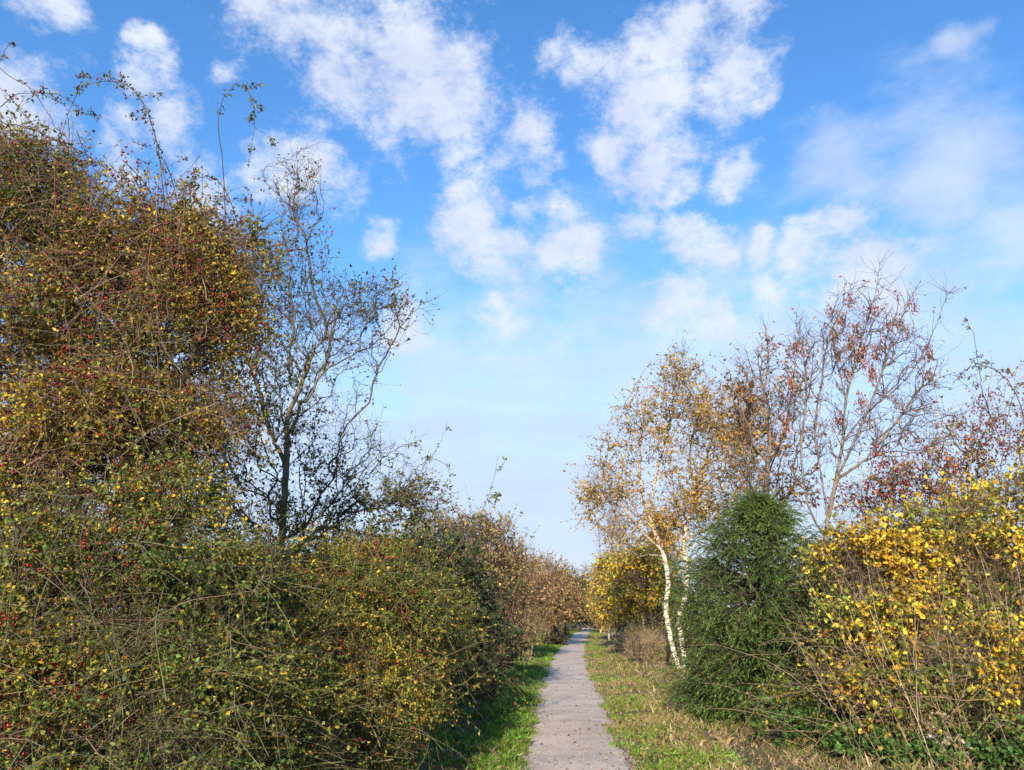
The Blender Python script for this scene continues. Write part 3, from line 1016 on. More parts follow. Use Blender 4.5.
def left_low():
    base = G(90, 5.2)
    seeds = stems_seeds(base, 7, 0.9, 1.2, 2.4, (0.1, 0, 0))
    vols = [V(60, 550, 5.2, 110, 70, 380, .5), V(150, 590, 5.3, 90, 70, 350, .5), V(130, 690, 5.2, 130, 80, 480, .6), V(20, 690, 5.0, 80, 90, 320, .5),
            V(205, 640, 5.5, 60, 80, 300, .4), V(240, 570, 5.7, 50, 34, 160, .4), V(250, 700, 5.7, 50, 70, 240, .4), V(170, 500, 5.5, 60, 40, 160, .4), V(-80, 600, 5.2, 80, 140, 260, .6), V(90, 800, 5.0, 180, 70, 360, .6)]
    canes = [(tangle(vols, 260, 1.2, (0.2, -.1, .5), 0.05, 0.12) - [0, .2, 0], 0.0034, np.array(GREEN_STEM)),
             (tangle(vols, 300, 0.9, (0.2, -.1, .2), 0.06, 0.18) - [0, .25, 0], 0.0030, np.array(GREY_STEM)),
             (tangle(vols[:2], 70, 0.9, (0.1, -.1, .0), 0.06, 0.16), 0.0026, np.array(RED_STEM))]
    plant('ivy_clad_bush', 'dark green leafy bush laced with thorny stems in the bottom left corner', 'bush', seeds, vols, shoots=(420, 0.5, 0.08), bf=0.2, r_tip=0.0025, r_max=0.03,
          twig=(4, 0.10, 0.35, 0.03, 0.35), twig_r=0.0016, stem_col=GREY_STEM, thin_col=(0.13, 0.11, 0.06),
          leaf=dict(n=14, size=0.025, pal=DEEP[:4] + OLIVE[:4] + OLIVE[5:6], ratio=0.65, seed=2.0, hang=0.2, bias=1.5, patch=-0.35, ps=2.6), canes=canes,
          fruit=dict(n=1700, r=0.0090, pal=HIP, cluster=5, spread=0.026, where=lambda p: p[:, 0] < -2.3), fruit_name='rosehips')


def left_mid():
    base = G(330, 7.6)
    seeds = stems_seeds(base, 9, 1.1, 0.8, 1.6, (0.1, 0, 0))
    vols = [V(270, 610, 7.4, 90, 60, 420, .7), V(370, 620, 7.6, 75, 70, 430, .7), V(320, 700, 7.3, 110, 70, 560, .7), V(405, 670, 8.2, 45, 70, 300, .6),
            V(230, 690, 7.0, 70, 90, 330, .6), V(300, 570, 7.6, 70, 28, 160, .5), V(360, 560, 7.9, 60, 20, 110, .5), V(400, 590, 8, 50, 36, 160, .5), V(440, 630, 8.8, 30, 36, 150, .5), V(365, 740, 7.6, 50, 40, 160, .4), V(270, 790, 6.8, 110, 50, 260, .5),
            V(262, 660, 6.3, 50, 60, 240, .4), V(285, 730, 6.3, 55, 60, 260, .4)]
    canes = [(tangle(vols, 420, 1.1, (0.15, -.1, .6), 0.07, 0.12) - [0, .2, 0], 0.0038, np.array(GREEN_STEM)),
             (tangle(vols, 420, 0.9, (0.4, -.2, .1), 0.09, 0.14) - [0, .25, 0], 0.0034, np.array((0.22, .165, .10))),
             (tangle(vols, 120, 0.8, (0.4, -.1, .0), 0.05, 0.16), 0.0030, np.array(GREY_STEM))]
    plant('wild_rose_bush', 'wide olive rose bush dotted with red hips, arching out beside the left grass verge', 'bush', seeds, vols, shoots=(420, 0.6, 0.10), bf=0.2, r_tip=0.0026,
          r_max=0.022, twig=(5, 0.12, 0.42, 0.06, 0.3), twig_r=0.0017, stem_col=(0.16, 0.13, 0.07), thin_col=(0.15, 0.12, 0.055),
          leaf=dict(n=16, size=0.027, pal=OLIVE + DEEP[:2], ratio=0.5, seed=3.1, hang=0.3, bias=1.2, patch=-0.6, ps=2.0), canes=canes,
          fruit=dict(n=1900, r=0.0095, pal=HIP, cluster=4, spread=0.03), fruit_name='rosehips')
    A = lambda Y, *q: [at(x, y, Y) for x, y in q]
    rose_cane('briar_cane', 'long straight briar shoot leaning right above the rose bush, few leaves', [A(9.0, (405, 650), (430, 590), (462, 540), (482, 510), (492, 485), (499, 455))], 4, 5, 1, r=0.0055, colr=(0.14, .13, .07), size=0.05, side_len=0.3)
    rose_cane('briar_cane', 'thin bare briar whip forking against the pale cloud', [A(9.2, (400, 490), (418, 468), (435, 452), (442, 438), (448, 420)), A(9.2, (425, 460), (438, 460), (448, 468), (451, 485))], 2, 2, 0, r=0.004, side_len=0.15)


def left_tree():
    Y = 8.6
    A = lambda *q: [at(x, y, Y + d) for x, y, d in q]
    base = G(283, Y)
    seeds = [[base, base + [0.02, 0, .6], base + [0.0, 0, 1.2]] + A((281, 552, 0), (284, 500, 0), (287, 445, 0), (287, 420, 0), (298, 392, 0), (313, 354, .1), (327, 328, .1), (314, 296, .1), (309, 260, .1), (304, 234, 0), (294, 210, 0), (300, 156, 0)),
             A((327, 328, .1), (345, 322, 0), (356, 320, 0), (382, 307, -.1), (408, 303, -.2), (431, 301, -.2)),
             A((293, 432, 0), (315, 428, -.2), (345, 420, -.3), (391, 421, -.4)),
             A((313, 373, .1), (330, 370, .2), (345, 367, .3), (363, 351, .4), (398, 348, .5)),
             A((284, 460, 0), (270, 432, -.1), (262, 400, -.2), (252, 370, -.3), (240, 330, -.5), (225, 290, -.6)),
             A((314, 296, .1), (290, 262, .2), (262, 245, .3), (235, 250, .3)),
             A((282, 520, 0), (310, 512, 0), (345, 500, -.2), (395, 488, -.3), (440, 505, -.3)),
             A((296, 212, 0), (262, 175, .1), (285, 160, .1), (320, 142, .1))]
    vols = [V(290, 300, Y, 60, 100, 330, .8), V(350, 330, Y, 60, 60, 170, .7), V(370, 300, Y, 50, 30, 60, .4), V(300, 420, Y, 90, 70, 150, .9), V(370, 470, Y, 70, 45, 130, .7),
            V(250, 400, Y, 60, 110, 150, .8), V(230, 500, Y, 70, 55, 130, .7), V(300, 200, Y, 30, 60, 90, .4), V(330, 520, Y, 70, 30, 110, .6), V(240, 270, Y - .2, 45, 60, 160, .6),
            V(410, 500, Y, 35, 25, 100, .4), V(395, 310, Y, 40, 25, 30, .4), V(200, 420, Y, 40, 90, 120, .5)]
    plant('hawthorn_tree', 'thin leafed hawthorn with bare upright trunk showing sky between its dark twigs', 'tree', seeds, vols, bf=0.55, r_tip=0.0022,
          r_max=0.046, rpow=0.42, twig=(4, 0.12, 0.36, 0.0, 0.3), twig_r=0.0020, stem_col=(0.20, 0.17, 0.10), thin_col=(0.09, 0.075, 0.06), thick=0.024,
          leaf=dict(n=6, size=0.036, pal=SPARSE, ratio=0.6, seed=4.2, hang=0.2, top=(3.6, 8.2), patch=-0.2, ps=1.3, fine=-0.1), leaf_on_nodes=0.3, jitter=0.06,
          fruit=dict(n=260, r=0.010, pal=HAW, cluster=2, spread=0.03))


def bush(name, label, cat, px, Y, vols, leaf, *, stems=6, h=(0.5, 1.0), spread=0.6, twig=(4, 0.15, 0.5, 0, 0.3), stem_col=GREY_STEM, thin_col=None,
         r_tip=0.004, r_max=0.05, fruit=None, canes=None, group=None, leafmat=None, twig_r=None, **kw):
    base = G(px, Y)
    top = max(v[0][2] + v[1][2] * 0.3 for v in vols)
    seeds = stems_seeds(base, stems, spread, h[0] * top, h[1] * top)
    return plant(name, label, cat, seeds, vols, bf=0.25, r_tip=r_tip, r_max=r_max, twig=twig, twig_r=twig_r or r_tip * 0.6, stem_col=stem_col, thin_col=thin_col,
                 leaf=leaf, fruit=fruit, canes=canes, group=group, leafmat=leafmat,
                 **{'shoots': (int(sum(v[2] for v in vols) * .22), float(vols[0][1][0]) * .75, 0.04), **kw})


def left_far():
    bush('ivy_bush', 'very dark ivy covered bush behind the rose bush, under the thin hawthorn', 'bush', 430, 11,
         [V(400, 568, 11, 60, 35, 300, .9), V(448, 585, 11.3, 42, 45, 260, .8), V(470, 640, 12, 35, 60, 260, .8), V(340, 590, 11, 60, 50, 200, .8), V(430, 650, 11, 50, 60, 260, .8)],
         dict(n=6, size=0.05, pal=[(0.03, 0.055, 0.018, 5, 0), (0.045, 0.08, 0.02, 3, 0.5), (0.12, 0.07, 0.03, 1, 1), (0.09, .10, .03, 1, 1)], ratio=0.8, seed=1.5), leafmat=M_EVER)
    G1 = 'hedge trees on the left'
    bush('hedge_tree', 'twiggy hedge tree with olive and russet leaves just behind the dark ivy bush', 'tree', 488, 17,
         [V(480, 560, 17, 45, 40, 380, 1.2), V(500, 600, 17, 36, 40, 300, 1.2), V(455, 540, 17, 40, 30, 180, 1.0), V(490, 530, 17, 30, 16, 60, .8), V(480, 640, 16, 30, 30, 160, 1)],
         dict(n=5, size=0.055, pal=TAN + [(0.09, 0.11, 0.03, 4, -1)], ratio=0.6, seed=2.5, patch=-0.5), twig=(5, .15, .6, 0, .3), thin_col=(0.13, .08, .07), group=G1)
    bush('holly_bush', 'low near-black evergreen bush at the foot of the left hedge by the grass', 'bush', 495, 22,
         [V(492, 650, 22, 24, 18, 260, .8), V(505, 648, 22.5, 14, 13, 160, .6), V(478, 650, 21.5, 20, 20, 160, .7)],
         dict(n=8, size=0.06, pal=[(0.018, 0.038, 0.014, 5, 0), (0.03, 0.055, 0.018, 3, .5)], ratio=0.6, seed=.5), leafmat=M_EVER, twig=(4, .1, .3, 0, .3))
    bush('hedge_tree', 'pinkish brown rounded hedge tree with a russet patch leaning over the left verge', 'tree', 522, 30,
         [V(512, 575, 30, 26, 32, 330, 1.4), V(528, 595, 29, 24, 26, 330, 1.2), V(510, 610, 29, 22, 22, 200, 1)],
         dict(n=11, size=0.06, pal=PINK, ratio=0.6, seed=3.5, patch=-0.6), twig=(4, .25, .8, 0, .3), thin_col=(0.16, .10, .08), stem_col=TAN_STEM, group=G1, r_tip=.006)
    bush('hedge_tree', 'orange brown bushy hedge tree, third along the left side', 'tree', 548, 40,
         [V(542, 582, 40, 22, 24, 300, 1.6), V(556, 600, 39, 20, 20, 300, 1.4), V(535, 610, 40, 18, 20, 180, 1.4)],
         dict(n=11, size=0.075, pal=TAN + [(0.42, 0.25, 0.07, 4, 1)], ratio=0.6, seed=4.5, patch=-0.6), twig=(4, .3, .9, 0, .3), thin_col=(0.2, .12, .08), group=G1, r_tip=.008)
    bush('hedge_tree', 'olive and amber hedge tree, fourth along the left side', 'tree', 562, 50,
         [V(564, 590, 50, 15, 22, 240, 1.8), V(572, 605, 48, 13, 16, 220, 1.5), V(556, 612, 50, 14, 18, 160, 1.5)],
         dict(n=10, size=0.095, pal=TAN + [(0.12, 0.12, 0.04, 6, -1)], ratio=0.6, seed=5.5, patch=-0.6), twig=(4, .35, 1.0, 0, .3), thin_col=(0.15, .10, .07), group=G1, r_tip=.009)
    bush('hedge_tree', 'dull olive far tree closing the left side where the path bends', 'tree', 575, 66,
         [V(578, 597, 66, 13, 18, 240, 2.2), V(570, 608, 66, 14, 14, 180, 2), V(584, 612, 70, 8, 11, 140, 2)],
         dict(n=7, size=0.16, pal=[(0.10, 0.10, 0.04, 5, 0), (0.17, 0.12, 0.05, 4, .6), (0.06, 0.07, 0.03, 3, -1)], ratio=0.7, seed=6.5), twig=(4, .4, 1.2, 0, .3), group=G1, r_tip=.01)
    bush('dry_scrub', 'low pale twiggy scrub at the foot of the pinkish hedge tree', 'bush', 530, 27,
         [V(520, 634, 27, 12, 12, 120, .6), V(532, 628, 28, 14, 14, 120, .7)],
         dict(n=3, size=0.06, pal=TAN, ratio=0.5, seed=.9), twig=(5, .2, .6, 0, .2), thin_col=(0.30, .22, .14), stem_col=(0.3, .22, .14))
    bush('low_shrub', 'small dark shrub on the left verge edge far down the path', 'bush', 552, 40,
         [V(556, 637, 40, 12, 7, 160, .7)],
         dict(n=5, size=0.09, pal=[(0.05, 0.05, 0.03, 4, 0), (0.10, .08, .05, 2, 1)], ratio=0.6, seed=.2), twig=(3, .15, .4, 0, .3))


# ------------------------------------------------------------------ right side
def conifer():
    Y = 12.3
    base = G(752, Y)
    top = at(757, 497, Y)
    H = top[2]
    root = thing('conifer', 'dense dark green bushy conifer, tallest evergreen on the right of the path', 'tree', base)
    ts = np.linspace(0, 1, 12)
    tr = base + np.outer(ts, [top[0] - base[0], 0, H]) + rng.normal(size=(12, 3)) * [.02, .02, 0]
    n = 620
    a = rng.random(n) * 2 * np.pi
    f = rng.random(n) ** 0.9                                   # height of each branch tip
    zt = 0.12 + (H - 0.10) * f
    # broad and dense below, drawing in to an irregular point
    reach = np.interp(f, [0, .12, .35, .55, .72, .86, .95, 1], [1.10, 1.28, 1.40, 1.36, 1.12, .72, .34, .02])
    reach = reach * (1 + 0.12 * np.sin(3 * a + 5 * f)) * rng.uniform(0.70, 1.10, n)
    z0 = np.maximum(zt - 0.15 - 0.30 * reach, 0.06)
    u = np.linspace(0, 1, 8)[None]
    cx = np.interp(z0, tr[:, 2], tr[:, 0])[:, None]
    B = np.stack([cx + reach[:, None] * u * np.cos(a)[:, None], Y + reach[:, None] * u * np.sin(a)[:, None],
                  z0[:, None] + (zt - z0)[:, None] * u ** 1.4], -1)
    B[:, 1:] += rng.normal(size=(n, 7, 3)) * 0.012
    geo_t = [tubes(tr[None], taper(1, 12, 0.06, 0.008), 8, (0.10, .07, .05))]
    part('trunk', geo_t, M_BARK, root, True)
    # branchlets: short drooping sprays all along each branch
    m = 15
    t = rng.uniform(0.15, 1, (n, m)) ** 0.6
    p, tg = along(B, t)
    p, tg = p.reshape(-1, 3), tg.reshape(-1, 3)
    side = unit(np.cross(tg, [0, 0, 1.0])) * rng.choice([-1, 1], len(p))[:, None]
    D_ = tg * 0.7 + side * rng.uniform(0.1, 0.9, (len(p), 1)) + rng.normal(size=p.shape) * 0.25 + [0, 0, 0.05]
    S = walk(p, D_, 5, rng.uniform(0.16, 0.34, len(p)) / 4, 0.28, 0.09)
    S[:, :, 2] = np.maximum(S[:, :, 2], 0.08)
    part('branches', [tubes(B, taper(n, 8, 0.014, 0.003), 4, (0.10, .07, .05)), tubes(S, taper(len(S), 5, 0.003, 0.001), 3, (0.09, .08, .04))], M_BARK, root, True)
    q, tq = along(S, np.tile(np.linspace(0.05, 1, 30), (len(S), 1)) + rng.normal(size=(len(S), 30)) * 0.01)
    tip = np.tile(np.linspace(0, 1, 30), len(S))
    q, tq = q.reshape(-1, 3), tq.reshape(-1, 3)
    dn = tq * 1.0 + rng.normal(size=q.shape) * 0.30
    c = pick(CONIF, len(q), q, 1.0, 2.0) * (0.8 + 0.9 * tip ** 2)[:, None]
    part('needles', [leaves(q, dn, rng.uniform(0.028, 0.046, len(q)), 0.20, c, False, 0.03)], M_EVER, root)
    # a low skirt of the same tree spreading right along the ground
    return root


def right_side():
    Y = 9.6
    base = G(905, Y)
    seeds = stems_seeds(base, 10, 1.0, 1.2, 2.4, (0.05, 0, 0))
    for s in seeds:
        for p in s:
            pass
    vols = [V(880, 555, Y, 65, 40, 260, .6), V(940, 530, Y, 70, 34, 210, .6), V(1000, 530, Y, 60, 50, 200, .7), V(930, 590, Y, 90, 45, 260, .7), V(1010, 610, Y - .3, 60, 60, 180, .6), V(1030, 490, Y, 40, 20, 40, .5),
            V(860, 630, Y, 50, 50, 150, .5), V(900, 680, Y - .5, 70, 40, 200, .4), V(990, 670, Y - .8, 70, 50, 220, .4), V(880, 620, Y - .4, 60, 40, 120, .4), V(1090, 560, Y, 70, 90, 200, .7), V(850, 560, Y, 30, 30, 90, .4)]
    ycanes = [(arch_canes(base + [0.1, -.2, 0.0], (0.9, .3, .02), 60, 1.9, 14, (0.0, -0.05, 1.0), 0.03, 0.07), 0.0065, np.array(TAN_STEM)),
              (arch_canes(base + [0.2, -.4, 0.8], (1.0, .3, .6), 90, 1.6, 12, (-0.4, -0.1, 0.3), 0.05, 0.14), 0.0045, np.array(TAN_STEM))]
    plant('field_maple_bush', 'bright yellow leafed maple bush right of the dark conifer', 'bush', seeds, vols, bf=0.25, r_tip=0.003, r_max=0.03,
          twig=(4, 0.12, 0.45, 0.03, 0.3), twig_r=0.0022, stem_col=(0.24, 0.19, 0.12), thin_col=(0.19, .14, .09),
          shoots=(200, 0.5, 0.03), leaf=dict(n=8, size=0.048, pal=YELLOW + [(0.36, 0.23, 0.06, 1.6, 0)], ratio=0.66, rounded=True, seed=2.2, hang=0.6, bias=2.4, patch=-0.12, ps=2.0, fine=-0.15, curl=.3), canes=ycanes,
          fruit=dict(n=70, r=0.010, pal=HAW, cluster=3, spread=0.04))

    # tangle of tan stems low on the right
    b2 = G(950, 8.9)
    canes = [(arch_canes(b2 + [0, 0, 0.0], (0.75, .25, .01), 110, 2.2, 12, (0.0, -0.02, 1.0), 0.02, 0.06), 0.0075, np.array((0.34, .26, .16))),
             (arch_canes(b2 + [0, -.1, 0.5], (0.9, .25, .3), 170, 1.3, 10, (0.1, 0, 0.15), 0.03, 0.16), 0.0042, np.array((0.27, .19, .12))),
             (arch_canes(b2 + [0, 0, 0.4], (0.9, .25, .3), 60, 1.2, 10, (0.1, 0, 0.3), 0.05, 0.16), 0.0042, np.array(DARK_STEM))]
    bush('bramble_thicket', 'tangle of pale dry stems and scattered yellow leaves in the bottom right corner', 'bush', 950, 8.9,
         [V(900, 690, 8.9, 60, 45, 170, .4), V(980, 680, 8.9, 60, 60, 240, .5), V(1060, 700, 8.9, 60, 70, 160, .5), V(860, 660, 9.2, 40, 40, 100, .4)],
         dict(n=6, size=0.040, pal=[(0.12, 0.18, 0.035, 4, -1), (0.20, 0.24, 0.035, 3, -.5), (0.52, 0.40, 0.035, 3, 1), (0.30, 0.16, 0.06, 1.5, 1), (.2, .15, .07, 2, 0)], ratio=0.7, seed=7.7, rounded=True, patch=-0.3, ps=2.5),
         twig=(4, .12, .4, 0.02, .3), thin_col=(0.24, .18, .11), stem_col=TAN_STEM, canes=canes, r_tip=.003)
    # ground ivy and low leaves in front
    bush('ground_ivy', 'low fresh green ivy patch spreading at the foot of the pale stems', 'plant', 890, 8.9,
         [V(880, 742, 8.9, 60, 14, 260, .5), V(950, 752, 8.7, 60, 16, 240, .4), V(820, 725, 9.6, 50, 10, 150, .3), V(1010, 745, 8.6, 50, 25, 200, .4)],
         dict(n=6, size=0.042, pal=[(0.07, 0.15, 0.03, 5, 0), (0.11, 0.20, 0.04, 3, .5), (0.04, .09, .02, 3, -.5), (.4, .32, .05, .5, 1)], ratio=0.75, seed=1.1, rounded=True), twig=(3, .06, .2, 0, .3),
         stems=14, spread=.7, thin_col=GREEN_STEM, r_tip=.002, h=(0.3, 0.6))
    bush('withered_plant', 'small clump of bleached papery dead leaves in front of the pale stems', 'plant', 940, 8.5,
         [V(940, 735, 8.5, 14, 20, 26, .12)],
         dict(n=3, size=0.045, pal=[(0.42, 0.40, 0.28, 4, 0), (0.40, .26, .16, 3, 0), (.6, .5, .4, 1, 0)], ratio=0.6, seed=1.1, curl=.3), twig=(2, .05, .15, 0, .3), stems=3, spread=.08, thin_col=TAN_STEM, r_tip=.002)
    # green undergrowth right under conifer's right shoulder
    bush('privet_bush', 'green leafy bush with a few yellow leaves squeezed between conifer and maple', 'bush', 850, 10.4,
         [V(835, 640, 10.6, 40, 40, 200, .5), V(850, 690, 10.2, 50, 30, 200, .5), V(830, 590, 11, 30, 40, 140, .5), V(800, 700, 10.8, 40, 18, 120, .3), V(990, 610, 10.6, 70, 60, 260, .5)],
         dict(n=5, size=0.045, pal=DEEP + [(.5, .36, .03, 1.0, 1.5)], ratio=0.65, seed=8.1, patch=-.5), twig=(4, .12, .4, 0.02, .3), thin_col=(0.2, .15, .1))

    # bare ash with hanging brown keys
    Y = 13.5
    b = G(828, Y)
    A = lambda *q: [at(x, y, Y + d) for x, y, d in q]
    seeds = [[b, b + [0, 0, .9]] + A((826, 560, 0), (828, 520, 0), (836, 480, 0), (843, 440, 0), (846, 400, 0), (856, 360, 0), (866, 325, 0), (876, 290, 0), (880, 262, 0)),
             A((826, 540, 0), (808, 505, 0), (801, 450, 0), (806, 400, 0), (803, 350, 0), (795, 320, 0)),
             A((828, 520, 0), (822, 480, .2), (815, 430, .2), (822, 380, .2), (828, 340, .2), (846, 300, .2), (852, 282, .2)),
             A((836, 480, 0), (855, 440, -.2), (872, 400, -.3), (890, 350, -.3), (905, 310, -.3), (918, 285, -.3)),
             A((843, 440, 0), (870, 410, .2), (900, 385, .3), (925, 350, .3), (945, 300, .3), (951, 292, .3)),
             A((836, 480, 0), (870, 455, -.3), (905, 410, -.4), (925, 385, -.4), (955, 372, -.4)),
             A((846, 400, 0), (835, 350, 0), (832, 318, 0), (840, 290, 0))]
    vols = [V(870, 330, Y, 50, 50, 70, .9), V(830, 350, Y, 35, 50, 50, .7), V(905, 370, Y, 45, 55, 60, .8), V(800, 370, Y, 25, 50, 30, .6), V(870, 430, Y, 60, 40, 60, .9), V(915, 420, Y, 50, 40, 60, .8)]
    ash = plant('ash_tree', 'nearly bare upswept ash tree with hanging clusters of brown seeds', 'tree', seeds, vols, bf=0.6, r_tip=0.0050, r_max=0.042, rpow=0.36,
                twig=(3, 0.15, 0.6, -0.08, 0.15), twig_r=0.0045, stem_col=(0.20, 0.165, 0.13), thin_col=(0.13, 0.10, 0.095), thick=0.024, jitter=0.03,
                leaf=dict(n=3, size=0.065, pal=OAK, ratio=0.4, keep=0.2, hang=1.2))
    l = np.array(ash.location)
    cl = A((842, 320, 0), (850, 342, 0), (862, 350, -.1), (868, 312, 0), (890, 325, -.2), (882, 345, -.1), (905, 330, -.3), (928, 352, .2), (930, 375, .2), (873, 375, -.1), (803, 350, 0), (795, 345, 0), (846, 372, 0), (861, 400, 0), (914, 305, -.3),
           (838, 355, 0), (858, 330, 0), (876, 352, 0), (870, 368, 0), (850, 300, .1), (875, 310, 0), (899, 322, -.2), (852, 352, .1), (860, 358, 0), (835, 335, 0), (830, 310, 0), (840, 420, .2), (895, 400, 0), (868, 420, 0), (790, 380, 0), (785, 420, 0))
    pts = []
    for c in cl:
        k = rng.integers(50, 110)
        pts.append(c + rng.normal(size=(k, 3)) * [.05, .05, .10])
    pts = np.vstack(pts)
    part('seed_clusters', [leaves(pts, np.array([0, 0, -1.0]) + rng.normal(size=pts.shape) * 0.3, rng.uniform(.045, .08, len(pts)), 0.38, pick([(0.34, 0.12, 0.07, 4, 0), (0.22, 0.085, 0.06, 3, 0), (0.50, .26, .10, 2, 0)], len(pts)))], M_LEAF, ash)

    # red-berried hawthorn and briars at the right edge
    Y = 11.5
    bush('hawthorn_bush', 'twiggy hawthorn full of dark red berries above the yellow maple bush', 'bush', 960, Y,
         [V(915, 475, Y, 55, 30, 110, .7), V(985, 440, Y, 55, 50, 110, .8), V(960, 500, Y, 90, 40, 180, .9), V(880, 500, Y, 40, 25, 70, .6), V(1050, 440, Y, 50, 80, 120, .8)],
         dict(n=4, size=0.042, pal=[(0.20, 0.19, 0.04, 3, 0), (0.45, 0.25, 0.04, 3, .6), (0.5, .36, .05, 2.5, 1), (0.22, .06, .04, 2, 0)], ratio=0.6, seed=9.1, patch=-.2), twig=(4, .12, .45, 0.0, .35),
         thin_col=(0.15, .10, .085), r_tip=.0032, r_max=.03, twig_r=.0026, stem_col=(0.15, .11, .08), fruit=dict(n=900, r=0.014, pal=HAW, cluster=5, spread=0.05))
    A = lambda Y, *q: [at(x, y, Y) for x, y in q]
    Y = 9.0
    rose_cane('briar_cane', 'stout briar arch with thick purple stem at the right edge against the sky', [A(Y, (1035, 560), (1030, 470), (1022, 410), (1005, 378), (985, 366), (965, 370), (952, 385))], 10, 16, 10, r=0.009, colr=(0.12, .07, .07), size=.035, side_len=.6)
    rose_cane('briar_cane', 'slim hooked briar tip above the stout arch on the right', [A(Y, (1000, 440), (985, 400), (980, 375), (975, 345), (968, 322), (962, 325))], 4, 5, 2, r=0.005, size=.035, side_len=.3)
    rose_cane('briar_cane', 'drooping briar spray crossing the ash twigs from the right edge', [A(Y, (1060, 520), (1010, 480), (975, 450), (950, 430), (930, 425))], 9, 14, 8, r=0.005, size=.035, side_len=.6)
    rose_cane('briar_cane', 'briar bending down out of the frame at the right edge', [A(Y, (1000, 470), (1005, 430), (1015, 395), (1040, 370), (1080, 380))], 9, 14, 8, r=0.005, size=.035, side_len=.6)


